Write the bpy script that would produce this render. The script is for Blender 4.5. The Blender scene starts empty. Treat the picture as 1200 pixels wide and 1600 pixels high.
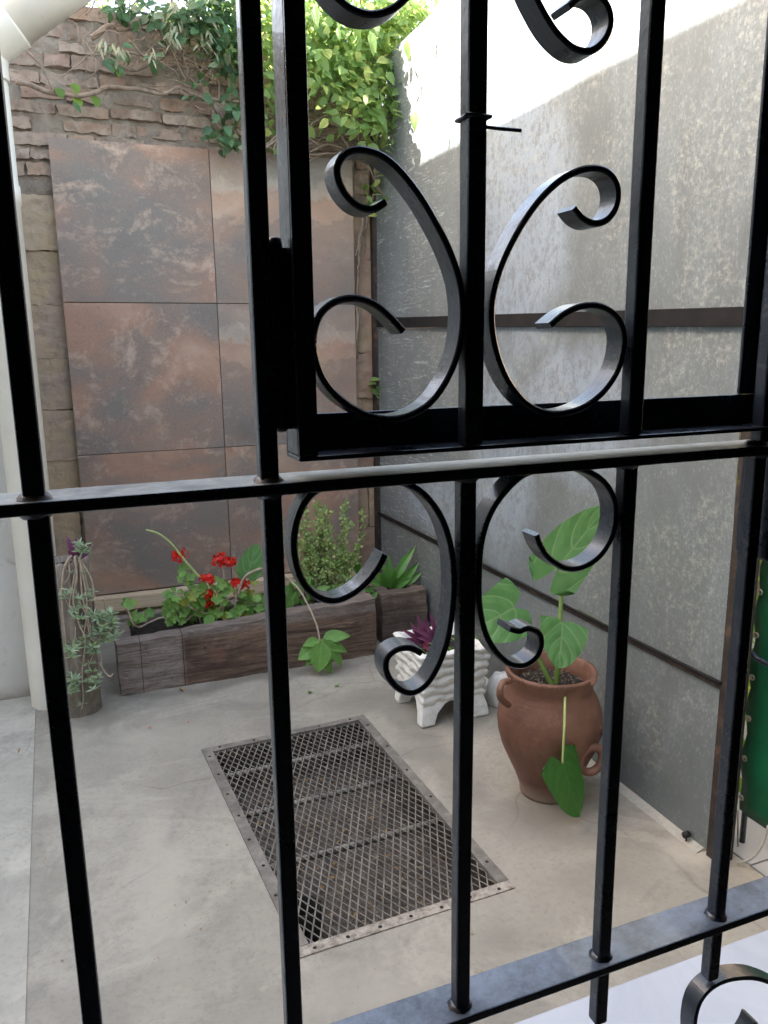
import bpy, math, random
from mathutils import Vector, Matrix, noise
random.seed(7)
R = math.radians
scene = bpy.context.scene
col = scene.collection

# ------------------------------------------------------------------ camera
F = 1230.0; PCX, PCY = 600.0, 800.0; CAMH = 1.5
_X = Vector((3180, 300, -F)); _Z = Vector((-70, 5750, F)).normalized()
_X = (_X - _Z * _X.dot(_Z)).normalized(); _Y = _Z.cross(_X)
CAMR = Matrix((_X, _Y, _Z))
CAM = Vector((0, 0, CAMH))
cd = bpy.data.cameras.new('camera'); cam = bpy.data.objects.new('camera', cd); col.objects.link(cam)
cam.matrix_world = Matrix.Translation(CAM) @ CAMR.to_4x4()
cd.sensor_fit = 'VERTICAL'; cd.sensor_height = 36; cd.lens = 36 * F / 1600
cd.clip_start = 0.02; cd.clip_end = 500
scene.camera = cam
scene.render.resolution_x = 768; scene.render.resolution_y = 1024

# ------------------------------------------------------------------ sky and sun
SUN = Vector((-0.66, 0.25, 0.495)).normalized()        # towards the sun
elev = math.asin(SUN.z); az = math.atan2(SUN.x, SUN.y)
w = bpy.data.worlds.new("World"); scene.world = w; w.use_nodes = True
wn = w.node_tree; bg = wn.nodes['Background']
sky = wn.nodes.new('ShaderNodeTexSky'); sky.sky_type = 'NISHITA'; sky.sun_disc = False
sky.sun_elevation = elev; sky.sun_rotation = az; sky.dust_density = 3.0; sky.ozone_density = 0.6
tint = wn.nodes.new('ShaderNodeMix'); tint.data_type = 'RGBA'; tint.blend_type = 'MULTIPLY'; tint.inputs[0].default_value = 1
wn.links.new(sky.outputs[0], tint.inputs[6]); tint.inputs[7].default_value = (1.13, 1.0, .85, 1)
wn.links.new(tint.outputs[2], bg.inputs[0]); bg.inputs[1].default_value = 0.15
sl = bpy.data.lights.new('sun', 'SUN'); sl.energy = 5.0; sl.angle = R(0.35); sl.color = (1.0, 0.95, 0.87)
so = bpy.data.objects.new('sun', sl); col.objects.link(so)
so.rotation_euler = SUN.to_track_quat('Z', 'Y').to_euler(); so.location = (0, 0, 8)
scene.view_settings.view_transform = 'Standard'; scene.view_settings.look = 'None'
scene.view_settings.gamma = 1.0; scene.view_settings.exposure = 3.05

# ------------------------------------------------------------------ helpers
def at(px, py, ax, v):
    """photo pixel -> point on the world plane coordinate[ax] = v"""
    d = CAMR @ Vector((px - PCX, -(py - PCY), -F))
    return CAM + d * ((v - CAM[ax]) / d[ax])

def nz(p, s=1.0, o=0.0):
    return noise.noise(Vector((p[0] * s + o, p[1] * s + o * 1.7, p[2] * s - o)))

class MB:
    def __init__(self): self.v = []; self.f = []; self.uv = []; self.sm = []
    def add(self, verts, faces, uvs=None, smooth=False):
        o = len(self.v); self.v += [tuple(p) for p in verts]
        for i, f in enumerate(faces):
            self.f.append([o + k for k in f]); self.sm.append(smooth)
            self.uv.append([uvs[k] for k in f] if uvs else [(0, 0)] * len(f))
        return self
    def box(self, a, b):
        x0, y0, z0 = a; x1, y1, z1 = b
        v = [(x0,y0,z0),(x1,y0,z0),(x1,y1,z0),(x0,y1,z0),(x0,y0,z1),(x1,y0,z1),(x1,y1,z1),(x0,y1,z1)]
        return self.add(v, [(3,2,1,0),(4,5,6,7),(0,1,5,4),(1,2,6,5),(2,3,7,6),(3,0,4,7)])
    def roughbox(self, a, b, res=.03, amp=.004, fs=12, off=0, smooth=True, warp=None):
        a = Vector(a); b = Vector(b); d = b - a
        n = [max(1, min(150, int(abs(d[i]) / res))) for i in range(3)]
        cen = (a + b) / 2
        def disp(p):
            k = Vector((nz(p, fs, off), nz(p, fs, off + 9), nz(p, fs, off + 21))) * amp
            k += Vector((nz(p, fs * 3, off), nz(p, fs * 3, off + 9), nz(p, fs * 3, off + 21))) * amp * .5
            q = p + k
            return warp(q) if warp else q
        for ax in range(3):
            u, v = (ax + 1) % 3, (ax + 2) % 3
            for side in (0, 1):
                vs = []; fs_ = []
                for i in range(n[u] + 1):
                    for j in range(n[v] + 1):
                        p = Vector((0, 0, 0)); p[ax] = (a, b)[side][ax]
                        p[u] = a[u] + d[u] * i / n[u]; p[v] = a[v] + d[v] * j / n[v]
                        # slightly rounded edges
                        for k in range(3):
                            pass
                        vs.append(disp(p))
                for i in range(n[u]):
                    for j in range(n[v]):
                        q = [i*(n[v]+1)+j, (i+1)*(n[v]+1)+j, (i+1)*(n[v]+1)+j+1, i*(n[v]+1)+j+1]
                        fs_.append(q if side else q[::-1])
                self.add(vs, fs_, None, smooth)
        return self
    def tube(self, pts, r, seg=8, r2=None, cap=True, smooth=True):
        pts = [Vector(p) for p in pts]; n = len(pts)
        rs = r if isinstance(r, (list, tuple)) else [r + ((r2 if r2 is not None else r) - r) * i / max(1, n - 1) for i in range(n)]
        vs = []; fs = []; up = None
        for i, p in enumerate(pts):
            t = (pts[min(i+1, n-1)] - pts[max(i-1, 0)])
            if t.length < 1e-9: t = Vector((0, 0, 1))
            t.normalize()
            if up is None: up = t.orthogonal().normalized()
            up = (up - t * up.dot(t))
            if up.length < 1e-6: up = t.orthogonal()
            up.normalize(); s = t.cross(up)
            for k in range(seg):
                a = 2 * math.pi * k / seg
                vs.append(p + (up * math.cos(a) + s * math.sin(a)) * rs[i])
        for i in range(n - 1):
            for k in range(seg):
                a = i * seg + k; b = i * seg + (k + 1) % seg
                fs.append((a, b, b + seg, a + seg))
        if cap:
            fs.append(tuple(range(seg))[::-1]); fs.append(tuple((n-1)*seg + k for k in range(seg)))
        return self.add(vs, fs, None, smooth)
    def lathe(self, prof, c, seg=64, mod=None, smooth=True):
        c = Vector(c); vs = []; fs = []
        for i, (r, z) in enumerate(prof):
            for k in range(seg):
                a = 2 * math.pi * k / seg
                p = Vector((r * math.cos(a), r * math.sin(a), z))
                if mod: p = mod(p, i, a)
                vs.append(c + p)
        for i in range(len(prof) - 1):
            for k in range(seg):
                a = i*seg+k; b = i*seg+(k+1) % seg
                fs.append((a, b, b+seg, a+seg))
        return self.add(vs, fs, None, smooth)
    def strip(self, pts, y0, y1, th):
        """flat bar bent along pts (x,z) in the gate's plane, from depth y0 to y1"""
        n = len(pts); vs = []; fs = []
        for i, (x, z) in enumerate(pts):
            a = Vector(pts[max(0, i-1)]); b = Vector(pts[min(n-1, i+1)]); t = (b - a).normalized(); nx, nzz = -t.y, t.x
            h = th / 2; c = th * .22
            for (s, y) in ((-h, y0 + c), (-h + c, y0), (h - c, y0), (h, y0 + c), (h, y1 - c), (h - c, y1), (-h + c, y1), (-h, y1 - c)):
                vs.append((x + nx * s, y, z + nzz * s))
        for i in range(n - 1):
            for k in range(8):
                a = i*8+k; b = i*8+(k+1) % 8
                fs.append((a, b, b+8, a+8))
        fs.append(tuple(range(8))[::-1]); fs.append(tuple((n-1)*8 + k for k in range(8)))
        return self.add(vs, fs, None, False)
    def leaf(self, base, tip, nrm, width, kind='ovate', nu=2, nv=5, fold=.25, curl=.15, wav=0.0, uo=0.0, lobe=.34):
        base = Vector(base); d = Vector(tip) - base; L = d.length
        if L < 1e-6: return self
        d.normalize(); nrm = Vector(nrm); s = d.cross(nrm)
        if s.length < 1e-4: s = d.orthogonal()
        s.normalize(); n = s.cross(d).normalized()
        vs = []; uv = []; fs = []
        for i in range(nv + 1):
            v = i / nv
            if kind == 'ovate': wv = math.sin(math.pi * min(1, v ** .75)) ** .85 if 0 < v < 1 else 0
            elif kind == 'lance': wv = math.sin(math.pi * v ** .9) ** .7 * (1 - .3 * v) if 0 < v < 1 else 0
            elif kind == 'round': wv = math.sqrt(max(0, 1 - (2 * v - 1) ** 2))
            elif kind == 'obov': wv = math.sin(math.pi * v ** 1.5) ** .7 if 0 < v < 1 else 0
            else:
                wv = (1 - v) ** .62 * (1 + .55 * v) if v > 0 else 1.0
                if v == 0: wv = .62
            for j in range(-nu, nu + 1):
                u = j / nu; au = abs(u)
                along = v
                if kind == 'heart':
                    along = v - lobe * math.sin(math.pi * au * .82) * (1 - v) ** 2.2
                x = u * wv * width / 2
                h = fold * abs(x) - curl * L * v * v
                h += wav * L * (math.sin(v * 9 + uo + (1.7 if u > 0 else 0)) * au * .5)
                if kind == 'heart': h -= wav * L * .35 * abs(math.sin((v - au * .3) * 17 + uo)) * au * (1 - au * .3)
                vs.append(base + d * (along * L) + s * x + n * h); uv.append((u, v))
        m = 2 * nu + 1
        for i in range(nv):
            for j in range(2 * nu):
                a = i*m+j
                fs.append((a, a+1, a+m+1, a+m))
        return self.add(vs, fs, uv, True)
    def build(self, name, mat, parent=None, bevel=0, sharp=None):
        me = bpy.data.meshes.new(name); me.from_pydata(self.v, [], self.f)
        me.polygons.foreach_set('use_smooth', self.sm)
        ul = me.uv_layers.new(name='UVMap')
        flat = []
        for f in self.uv:
            for u in f: flat += [u[0], u[1]]
        ul.data.foreach_set('uv', flat)
        me.materials.append(mat); me.update()
        o = bpy.data.objects.new(name, me); col.objects.link(o)
        if parent: o.parent = parent
        if bevel:
            m = o.modifiers.new('bevel', 'BEVEL'); m.width = bevel; m.segments = 2; m.limit_method = 'ANGLE'; m.angle_limit = R(40)
            m.harden_normals = False
        return o

def tag(o, label=None, cat=None, group=None, kind=None):
    if label: o['label'] = label
    if cat: o['category'] = cat
    if group: o['group'] = group
    if kind: o['kind'] = kind
    return o
def thing(name, label, cat, group=None):
    o = bpy.data.objects.new(name, None); col.objects.link(o); o.empty_display_size = .05
    return tag(o, label, cat, group)
def struct(o): return tag(o, kind='structure')

def smooth_path(pts, n=10, closed=False):
    """Catmull-Rom through pts"""
    P = [Vector(p) for p in pts]; out = []
    for i in range(len(P) - 1):
        p0 = P[max(0, i-1)]; p1 = P[i]; p2 = P[i+1]; p3 = P[min(len(P)-1, i+2)]
        for k in range(n):
            t = k / n
            out.append(.5 * ((2*p1) + (-p0+p2)*t + (2*p0-5*p1+4*p2-p3)*t*t + (-p0+3*p1-3*p2+p3)*t**3))
    out.append(P[-1]); return out

# ------------------------------------------------------------------ materials
class Mat:
    def __init__(self, name):
        self.m = bpy.data.materials.new(name); self.m.use_nodes = True
        self.t = self.m.node_tree; self.N = self.t.nodes; self.L = self.t.links
        self.b = self.N['Principled BSDF']
        self.tc = self.N.new('ShaderNodeTexCoord'); self.geo = self.N.new('ShaderNodeNewGeometry')
        self.obj = self.tc.outputs['Object']; self.uvc = self.tc.outputs['UV']
        self.rnd = self.geo.outputs['Random Per Island']
    def _in(self, sock, v):
        if isinstance(v, bpy.types.NodeSocket): self.L.new(v, sock)
        elif isinstance(v, (tuple, list)) and len(v) == 3 and sock.type == 'RGBA': sock.default_value = (*v, 1)
        elif sock.type == 'RGBA' and isinstance(v, (int, float)): sock.default_value = (v, v, v, 1)
        else: sock.default_value = v
    def map(self, scale=(1,1,1), loc=(0,0,0), rot=(0,0,0), vec=None):
        n = self.N.new('ShaderNodeMapping'); self.L.new(vec or self.obj, n.inputs[0])
        n.inputs['Scale'].default_value = scale; n.inputs['Location'].default_value = loc; n.inputs['Rotation'].default_value = rot
        return n.outputs[0]
    def noise(self, s, d=6, r=.6, vec=None, dist=0, w=None):
        n = self.N.new('ShaderNodeTexNoise'); n.inputs['Scale'].default_value = s; n.inputs['Detail'].default_value = d
        n.inputs['Roughness'].default_value = r; n.inputs['Distortion'].default_value = dist
        if w is not None:
            n.noise_dimensions = '4D'; self._in(n.inputs['W'], w)
        self.L.new(vec or self.obj, n.inputs['Vector']); return n.outputs['Fac']
    def vor(self, s, feature='F1', vec=None, out='Distance', rand=1.0):
        n = self.N.new('ShaderNodeTexVoronoi'); n.feature = feature; n.inputs['Scale'].default_value = s
        n.inputs['Randomness'].default_value = rand
        self.L.new(vec or self.obj, n.inputs['Vector']); return n.outputs[out]
    def ramp(self, fac, stops, interp='LINEAR'):
        n = self.N.new('ShaderNodeValToRGB'); cr = n.color_ramp; cr.interpolation = interp
        while len(cr.elements) < len(stops): cr.elements.new(.5)
        for e, (p, c) in zip(cr.elements, stops):
            e.position = p; e.color = (*c, 1) if isinstance(c, (tuple, list)) else (c, c, c, 1)
        self.L.new(fac, n.inputs[0]); return n.outputs[0]
    def mix(self, fac, a, b, mode='MIX'):
        n = self.N.new('ShaderNodeMix'); n.data_type = 'RGBA'; n.blend_type = mode
        self._in(n.inputs[0], fac); self._in(n.inputs[6], a); self._in(n.inputs[7], b); return n.outputs[2]
    def math(self, op, a, b=0.0, c=0.0, clamp=False):
        n = self.N.new('ShaderNodeMath'); n.operation = op; n.use_clamp = clamp
        self._in(n.inputs[0], a); self._in(n.inputs[1], b); self._in(n.inputs[2], c); return n.outputs[0]
    def sep(self, vec=None):
        n = self.N.new('ShaderNodeSeparateXYZ'); self.L.new(vec or self.obj, n.inputs[0]); return n.outputs
    def blob(self, c, r, soft=.5, jitter=.12, js=9):
        """irregular round stain mask at object point c with radii r"""
        nn = self.N.new('ShaderNodeTexNoise'); nn.inputs['Scale'].default_value = js; nn.inputs['Detail'].default_value = 5
        self.L.new(self.obj, nn.inputs['Vector'])
        va = self.N.new('ShaderNodeVectorMath'); va.operation = 'MULTIPLY_ADD'
        self.L.new(nn.outputs['Color'], va.inputs[0]); va.inputs[1].default_value = (jitter*2,)*3; self.L.new(self.obj, va.inputs[2])
        mp = self.N.new('ShaderNodeMapping'); self.L.new(va.outputs[0], mp.inputs[0])
        mp.inputs['Scale'].default_value = tuple(1/k for k in r)
        mp.inputs['Location'].default_value = tuple(-(c[i] + jitter)/r[i] for i in range(3))
        ln = self.N.new('ShaderNodeVectorMath'); ln.operation = 'LENGTH'; self.L.new(mp.outputs[0], ln.inputs[0])
        return self.ramp(ln.outputs['Value'], [(max(0, 1 - soft), 1.0), (1.0, 0.0)])
    def bump(self, h, strength=.5, dist=.01, prev=None):
        n = self.N.new('ShaderNodeBump'); self._in(n.inputs['Height'], h); n.inputs['Strength'].default_value = strength
        n.inputs['Distance'].default_value = dist
        if prev: self.L.new(prev, n.inputs['Normal'])
        return n.outputs[0]
    def done(self, color=None, rough=None, metal=None, normal=None, spec=None, transl=None, coat=None):
        b = self.b
        if color is not None: self._in(b.inputs['Base Color'], color)
        if rough is not None: self._in(b.inputs['Roughness'], rough)
        if metal is not None: self._in(b.inputs['Metallic'], metal)
        if spec is not None: self._in(b.inputs['Specular IOR Level'], spec)
        if coat is not None: b.inputs['Coat Weight'].default_value = coat
        if normal is not None: self.L.new(normal, b.inputs['Normal'])
        if transl is not None:
            tr = self.N.new('ShaderNodeBsdfTranslucent'); self._in(tr.inputs['Color'], transl[1])
            mx = self.N.new('ShaderNodeMixShader'); mx.inputs[0].default_value = transl[0]
            self.L.new(b.outputs[0], mx.inputs[1]); self.L.new(tr.outputs[0], mx.inputs[2])
            self.L.new(mx.outputs[0], self.N['Material Output'].inputs[0])
        return self.m

def m_concrete(name, tint=(.315, .288, .24), s=1.0):
    m = Mat(name)
    n1 = m.noise(1.3*s, 8, .62); n2 = m.noise(5*s, 8, .65, dist=.6); n3 = m.noise(60, 4, .7); n4 = m.noise(2.2*s, 10, .75, dist=1.5)
    t = tint
    c = m.ramp(n1, [(.3, tuple(k*.80 for k in t)), (.5, t), (.7, tuple(min(1, k*1.16) for k in t))])
    c = m.mix(m.ramp(n2, [(.45, 0), (.7, .55)]), c, tuple(k*1.3 for k in t))
    c = m.mix(m.ramp(n4, [(.50, 0), (.66, .7)]), c, (t[0]*.66, t[1]*.67, t[2]*.70))
    n5 = m.noise(.9*s, 9, .7, dist=2.5); c = m.mix(m.ramp(n5, [(.5, 0), (.56, .55), (.62, .25)]), c, tuple(k*1.38 for k in t))
    c = m.mix(m.ramp(m.noise(9, 9, .75, dist=1.2), [(.55, 0), (.70, .5)]), c, tuple(k*.72 for k in t))
    c = m.mix(m.ramp(n3, [(.3, .35), (.5, 0)]), c, tuple(k*.55 for k in t))
    if s == 1.0:
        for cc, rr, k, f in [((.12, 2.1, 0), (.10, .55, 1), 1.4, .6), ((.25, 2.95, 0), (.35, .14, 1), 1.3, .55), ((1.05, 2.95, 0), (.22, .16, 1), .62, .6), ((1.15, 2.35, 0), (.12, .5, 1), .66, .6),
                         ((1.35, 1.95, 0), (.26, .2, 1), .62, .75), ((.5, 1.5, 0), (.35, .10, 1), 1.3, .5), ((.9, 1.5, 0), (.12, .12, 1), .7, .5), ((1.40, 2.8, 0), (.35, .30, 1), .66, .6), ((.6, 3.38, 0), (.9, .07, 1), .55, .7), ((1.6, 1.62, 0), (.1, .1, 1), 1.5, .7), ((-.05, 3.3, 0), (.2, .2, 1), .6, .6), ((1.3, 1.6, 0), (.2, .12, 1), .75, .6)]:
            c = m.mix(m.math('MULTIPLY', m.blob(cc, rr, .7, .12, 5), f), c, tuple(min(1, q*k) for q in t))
    sp = m.vor(38, 'F1'); c = m.mix(m.ramp(sp, [(.06, .5), (.1, 0)]), c, tuple(k*.5 for k in t))
    wv = m.map((1, 1, 1), vec=m.obj)
    cr = m.vor(1.7, 'DISTANCE_TO_EDGE', vec=m.mix(.14, wv, m._col(3)))
    crk = m.math('MULTIPLY', m.ramp(cr, [(0, 1), (.006, 0)]), m.ramp(m.noise(1.1, 2), [(.48, 0), (.58, .5)]))
    c = m.mix(crk, c, tuple(k*.45 for k in t))
    h = m.math('ADD', m.noise(4, 6, .5), m.math('MULTIPLY', n3, .12))
    nb = m.bump(h, .35, .01)
    nb = m.bump(crk, -.5, .004, nb)
    return m.done(c, m.ramp(n2, [(.3, .5), (.7, .75)]), normal=nb, spec=.4)
def _col(self, s):
    n = self.N.new('ShaderNodeTexNoise'); n.inputs['Scale'].default_value = s; self.L.new(self.obj, n.inputs['Vector']); return n.outputs['Color']
Mat._col = _col

M = {}
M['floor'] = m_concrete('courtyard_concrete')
M['strip'] = m_concrete('pale_concrete', (.40, .375, .32), .8)

m = Mat('white_porch_tile'); c = m.ramp(m.noise(1.6, 8, .7, dist=1.5), [(.35, (.43, .46, .53)), (.6, (.50, .53, .60))])
M['porch'] = m.done(c, .25, spec=.5, normal=m.bump(m.noise(30, 3), .04, .003))

m = Mat('house_plaster'); M['plaster'] = m.done(m.ramp(m.noise(3, 6), [(.3, (.74, .70, .63)), (.7, (.80, .77, .70))]), .9)
m = Mat('room_plaster'); M['room'] = m.done(m.ramp(m.noise(3, 6), [(.3, (.10, .10, .10)), (.7, (.13, .13, .12))]), .9)

m = Mat('left_wall_plaster')
c = m.ramp(m.noise(2.2, 8, .6), [(.3, (.52, .49, .44)), (.6, (.62, .59, .53)), (.8, (.70, .67, .61))])
c = m.mix(m.ramp(m.noise(7, 8, .7, dist=1), [(.55, 0), (.72, .6)]), c, (.30, .24, .19))
z = m.sep()[2]; low = m.math('SUBTRACT', m.ramp(z, [(0, 1), (.12, 0)]), m.noise(9), clamp=True)
c = m.mix(low, c, (.16, .13, .10))
M['leftwall'] = m.done(c, .9, normal=m.bump(m.noise(14, 8, .7), .4, .01))

m = Mat('old_brick')
c = m.ramp(m.rnd, [(0, (.30, .19, .135)), (.3, (.37, .25, .18)), (.55, (.42, .32, .25)), (.8, (.25, .175, .135)), (1, (.38, .24, .165))])
c = m.mix(m.ramp(m.noise(9, 8, .7), [(.42, 0), (.62, .7)]), c, (.42, .345, .28))
c = m.mix(m.ramp(m.noise(26, 6, .7), [(.5, 0), (.7, .7)]), c, (.12, .085, .07))
M['brick'] = m.done(c, .95, normal=m.bump(m.noise(55, 8, .75), .8, .008))

m = Mat('old_mortar')
c = m.ramp(m.noise(7, 8, .7), [(.3, (.20, .155, .125)), (.5, (.36, .30, .24)), (.7, (.48, .41, .33))])
M['mortar'] = m.done(c, .97, normal=m.bump(m.noise(30, 10, .8), 1.0, .02))

m = Mat('rough_block')
c = m.ramp(m.rnd, [(0, (.66, .50, .40)), (.35, (.72, .54, .35)), (.7, (.62, .48, .39)), (1, (.72, .55, .35))])
c = m.mix(m.ramp(m.noise(6, 8, .7), [(.42, 0), (.65, .8)]), c, (.74, .56, .32))
c = m.mix(m.ramp(m.noise(14, 8, .75), [(.52, 0), (.72, .6)]), c, (.32, .26, .20))
xx = m.sep()[0]
c = m.mix(m.math('MULTIPLY', m.ramp(m.math('MULTIPLY', xx, .5), [(.70, 0), (.75, 1)]), m.ramp(m.noise(5, 6), [(.4, .2), (.6, .8)])), c, (.44, .24, .18))
M['block'] = m.done(c, .97, normal=m.bump(m.noise(60, 10, .85), 1.0, .02))

def m_tile(name, seed, style):
    m = Mat(name)
    v = m.map((1, 1, 1), (seed * 3.1, 0, seed * 1.7))
    vs = m.map((.8, 1, 1.35), (seed * 3.1, 0, seed * 1.7)) if style != 'cloud' else v
    a = m.noise(2.0, 9, .55, vec=vs, dist=.5); b = m.noise(5.5, 10, .7, vec=vs, dist=.7); d = m.noise(24, 8, .75, vec=v)
    e = m.noise(1.6, 6, .55, vec=vs, dist=.8)
    c = m.ramp(a, [(.30, (.19, .155, .14)), (.42, (.27, .205, .175)), (.50, (.36, .22, .165)), (.60, (.42, .27, .20)), (.74, (.50, .36, .28))])
    c = m.mix(m.ramp(e, [(.46, 0), (.62, .75)]), c, (.205, .195, .185))
    c = m.mix(m.ramp(b, [(.54, 0), (.70, .40)]), c, (.50, .34, .26))
    c = m.mix(m.ramp(m.math('MULTIPLY', b, d), [(.27, 0), (.40, .75)]), c, (.60, .46, .37))
    c = m.mix(m.ramp(d, [(.54, 0), (.70, .5)]), c, (.14, .115, .10))
    if style == 'banded':
        s = m.sep(); z = m.math('ADD', s[2], m.math('MULTIPLY', m.math('SUBTRACT', m.noise(4.5, 10, .78, dist=.4), .5), .42))
        zz = m.math('FRACT', m.math('DIVIDE', m.math('SUBTRACT', z, .222 + .005), .747))
        # repeated print: grey top, pale line, rust band, grey body
        c2 = m.ramp(zz, [(0.02, (.22, .18, .155)), (.15, (.21, .20, .19)), (.50, (.25, .22, .20)), (.56, (.21, .195, .18)), (.585, (.50, .36, .28)),
                         (.73, (.44, .28, .21)), (.755, (.50, .46, .40)), (.80, (.44, .42, .38)), (.84, (.27, .27, .26)), (.95, (.27, .265, .255))])
        c = m.mix(.42, c, c2)
    g = m.noise(110, 5, .8, vec=v); c = m.mix(m.ramp(g, [(.55, 0), (.70, .45)]), c, (.50, .42, .36)); c = m.mix(m.ramp(g, [(.30, .5), (.42, 0)]), c, (.10, .075, .065))
    c = m.mix(1.0, c, (1.02, 1.0, .95), 'MULTIPLY')
    nb = m.bump(m.math('ADD', b, m.math('MULTIPLY', d, .5)), .15, .004)
    return m.done(c, m.ramp(b, [(.3, .55), (.7, .72)]), normal=nb, spec=.25)

m = Mat('galvanised_sheet')
sp = m.vor(170, 'F1', vec=m.map((1, 1.2, .7), rot=(.5, 0, 0)), out='Color'); spg = m.math('ADD', m.sep(sp)[0], 0.0)
c = m.ramp(spg, [(0, (.175, .20, .208)), (.6, (.20, .228, .236)), (.9, (.225, .255, .262)), (1, (.31, .34, .345))])
st = m.noise(3.0, 9, .68, vec=m.map((1, 1.4, .35)), dist=.8)
c = m.mix(m.ramp(st, [(.42, 0), (.60, .55)]), c, (.15, .16, .157))
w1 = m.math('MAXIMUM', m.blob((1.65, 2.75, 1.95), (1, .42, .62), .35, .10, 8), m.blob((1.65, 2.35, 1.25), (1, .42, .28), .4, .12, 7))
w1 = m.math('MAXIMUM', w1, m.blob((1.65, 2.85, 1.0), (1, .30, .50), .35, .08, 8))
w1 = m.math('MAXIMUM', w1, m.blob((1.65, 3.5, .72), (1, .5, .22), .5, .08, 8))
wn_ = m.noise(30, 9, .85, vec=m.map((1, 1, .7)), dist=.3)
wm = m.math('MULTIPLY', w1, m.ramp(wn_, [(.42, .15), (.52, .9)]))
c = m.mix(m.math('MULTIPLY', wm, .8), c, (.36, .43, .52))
sc = m.noise(9, 8, .8, vec=m.map((1, .7, 5)), dist=1.8)
sy = m.ramp(m.math('MULTIPLY', m.sep()[1], .2), [(.62, 0), (.72, 1)])
c = m.mix(m.math('MULTIPLY', sy, m.ramp(sc, [(.56, 0), (.60, .75)])), c, (.58, .62, .64))
pk = m.math('MULTIPLY', m.ramp(m.noise(130, 5, .8, dist=.5, vec=m.map((1, 1.6, .8), rot=(.6, 0, 0))), [(.56, 0), (.70, .35)]), m.ramp(m.noise(1.5, 4), [(.42, .1), (.58, 1)]))
c = m.mix(pk, c, (.56, .56, .52))
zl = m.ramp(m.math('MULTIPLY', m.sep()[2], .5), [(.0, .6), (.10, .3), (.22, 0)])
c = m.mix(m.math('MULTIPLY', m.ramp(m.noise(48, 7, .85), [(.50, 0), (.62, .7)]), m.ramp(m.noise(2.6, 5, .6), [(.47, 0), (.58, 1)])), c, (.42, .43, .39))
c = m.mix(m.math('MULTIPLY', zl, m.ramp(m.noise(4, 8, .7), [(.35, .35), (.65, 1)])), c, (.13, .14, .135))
nb = m.bump(m.math('ADD', spg, m.math('MULTIPLY', m.noise(3, 3), 3.5)), .12, .006)
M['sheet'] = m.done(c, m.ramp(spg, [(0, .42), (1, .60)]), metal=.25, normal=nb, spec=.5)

def m_black(name, base=(.010, .015, .027), wear_sheen=(.20, .22, .23), amt=.60, rough=.28, topsheen=None):
    m = Mat(name)
    n = m.noise(40, 8, .75, dist=.6); n2 = m.noise(150, 4, .7)
    wm = m.ramp(n, [(amt, 0), (amt + .05, .8)])
    if topsheen:
        nn = m.geo.outputs['Normal']; up = m.ramp(m.sep(nn)[2], [(.75, 0), (.9, 1)])  # sky sheen painted onto upward faces, in the same colour as the chips
        big = m.math('ADD', m.math('MULTIPLY', m.noise(11, 6, .6, dist=.2), .65), m.math('MULTIPLY', m.noise(70, 6, .8), .35))
        wm = m.math('MAXIMUM', wm, m.math('MULTIPLY', up, m.ramp(big, [(topsheen - .10, 0), (topsheen + .10, .85)])))
    c = m.mix(wm, base, wear_sheen)
    rv = m.ramp(m.noise(28, 7, .75), [(.35, rough*.7), (.6, rough*1.5)])
    sk = m.vor(150); c = m.mix(m.math('MULTIPLY', m.ramp(sk, [(.08, 1), (.14, 0)]), m.ramp(m.noise(9), [(.5, 0), (.6, .8)])), c, (.12, .10, .09))
    return m.done(c, m.mix(wm, rv, .6), normal=m.bump(m.math('ADD', m.noise(60, 5, .6), m.math('MULTIPLY', n2, .3)), .35, .002), spec=.5, coat=.25)
M['gate'] = m_black('black_gloss_paint', wear_sheen=(.05, .055, .06), amt=.58)
M['weld'] = m_black('rusty_weld_paint', wear_sheen=(.10, .045, .02), amt=.50)
M['railpaint'] = m_black('worn_rail_paint_with_sheen', wear_sheen=(.36, .38, .36), amt=.66, topsheen=.47)  # chipped paint, plus the bright sky glint on its top put into the colour
M['brail'] = m_black('rail_paint_with_blue_sheen', wear_sheen=(.19, .23, .30), amt=.62, topsheen=.50, rough=.30)  # bluish sky reflection on the top face is painted in

m = Mat('rusty_steel')
c = m.ramp(m.noise(18, 8, .7), [(.35, (.022, .017, .014)), (.55, (.045, .032, .026)), (.72, (.14, .08, .045))])
M['rust'] = m.done(c, .7, metal=.2, normal=m.bump(m.noise(60, 6), .5, .003))
m = Mat('dark_bar_steel')
M['darkbar'] = m.done(m.ramp(m.noise(12, 6), [(.4, (.010, .010, .011)), (.65, (.018, .016, .016)), (.8, (.06, .035, .022))]), .8, spec=.2, normal=m.bump(m.noise(50, 5), .3, .003))

m = Mat('grate_steel')
c = m.ramp(m.noise(14, 8, .7), [(.3, (.12, .105, .09)), (.5, (.20, .18, .155)), (.7, (.32, .29, .25))])
M['grate'] = m.done(c, .65, metal=.25, normal=m.bump(m.noise(80, 6), .4, .002))
m = Mat('grate_frame_concrete')
c = m.ramp(m.noise(40, 8, .8), [(.35, (.14, .115, .095)), (.5, (.33, .29, .24)), (.65, (.46, .42, .36))])
M['gratepale'] = m.done(c, .85, normal=m.bump(m.noise(70, 6), .6, .004))
m = Mat('pit_dirt')
c = m.ramp(m.noise(11, 10, .75, dist=1.2), [(.3, (.05, .04, .032)), (.5, (.12, .098, .08)), (.7, (.22, .185, .15))])
M['pit'] = m.done(c, .95, normal=m.bump(m.noise(25, 8), .8, .02))

m = Mat('downpipe_plastic')
c = m.ramp(m.noise(3, 8, .6), [(.35, (.66, .60, .50)), (.65, (.76, .71, .62))])
c = m.mix(m.ramp(m.noise(35, 6, .7), [(.66, 0), (.72, .7)]), c, (.25, .17, .12))
M['pipe'] = m.done(c, .45)

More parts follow.
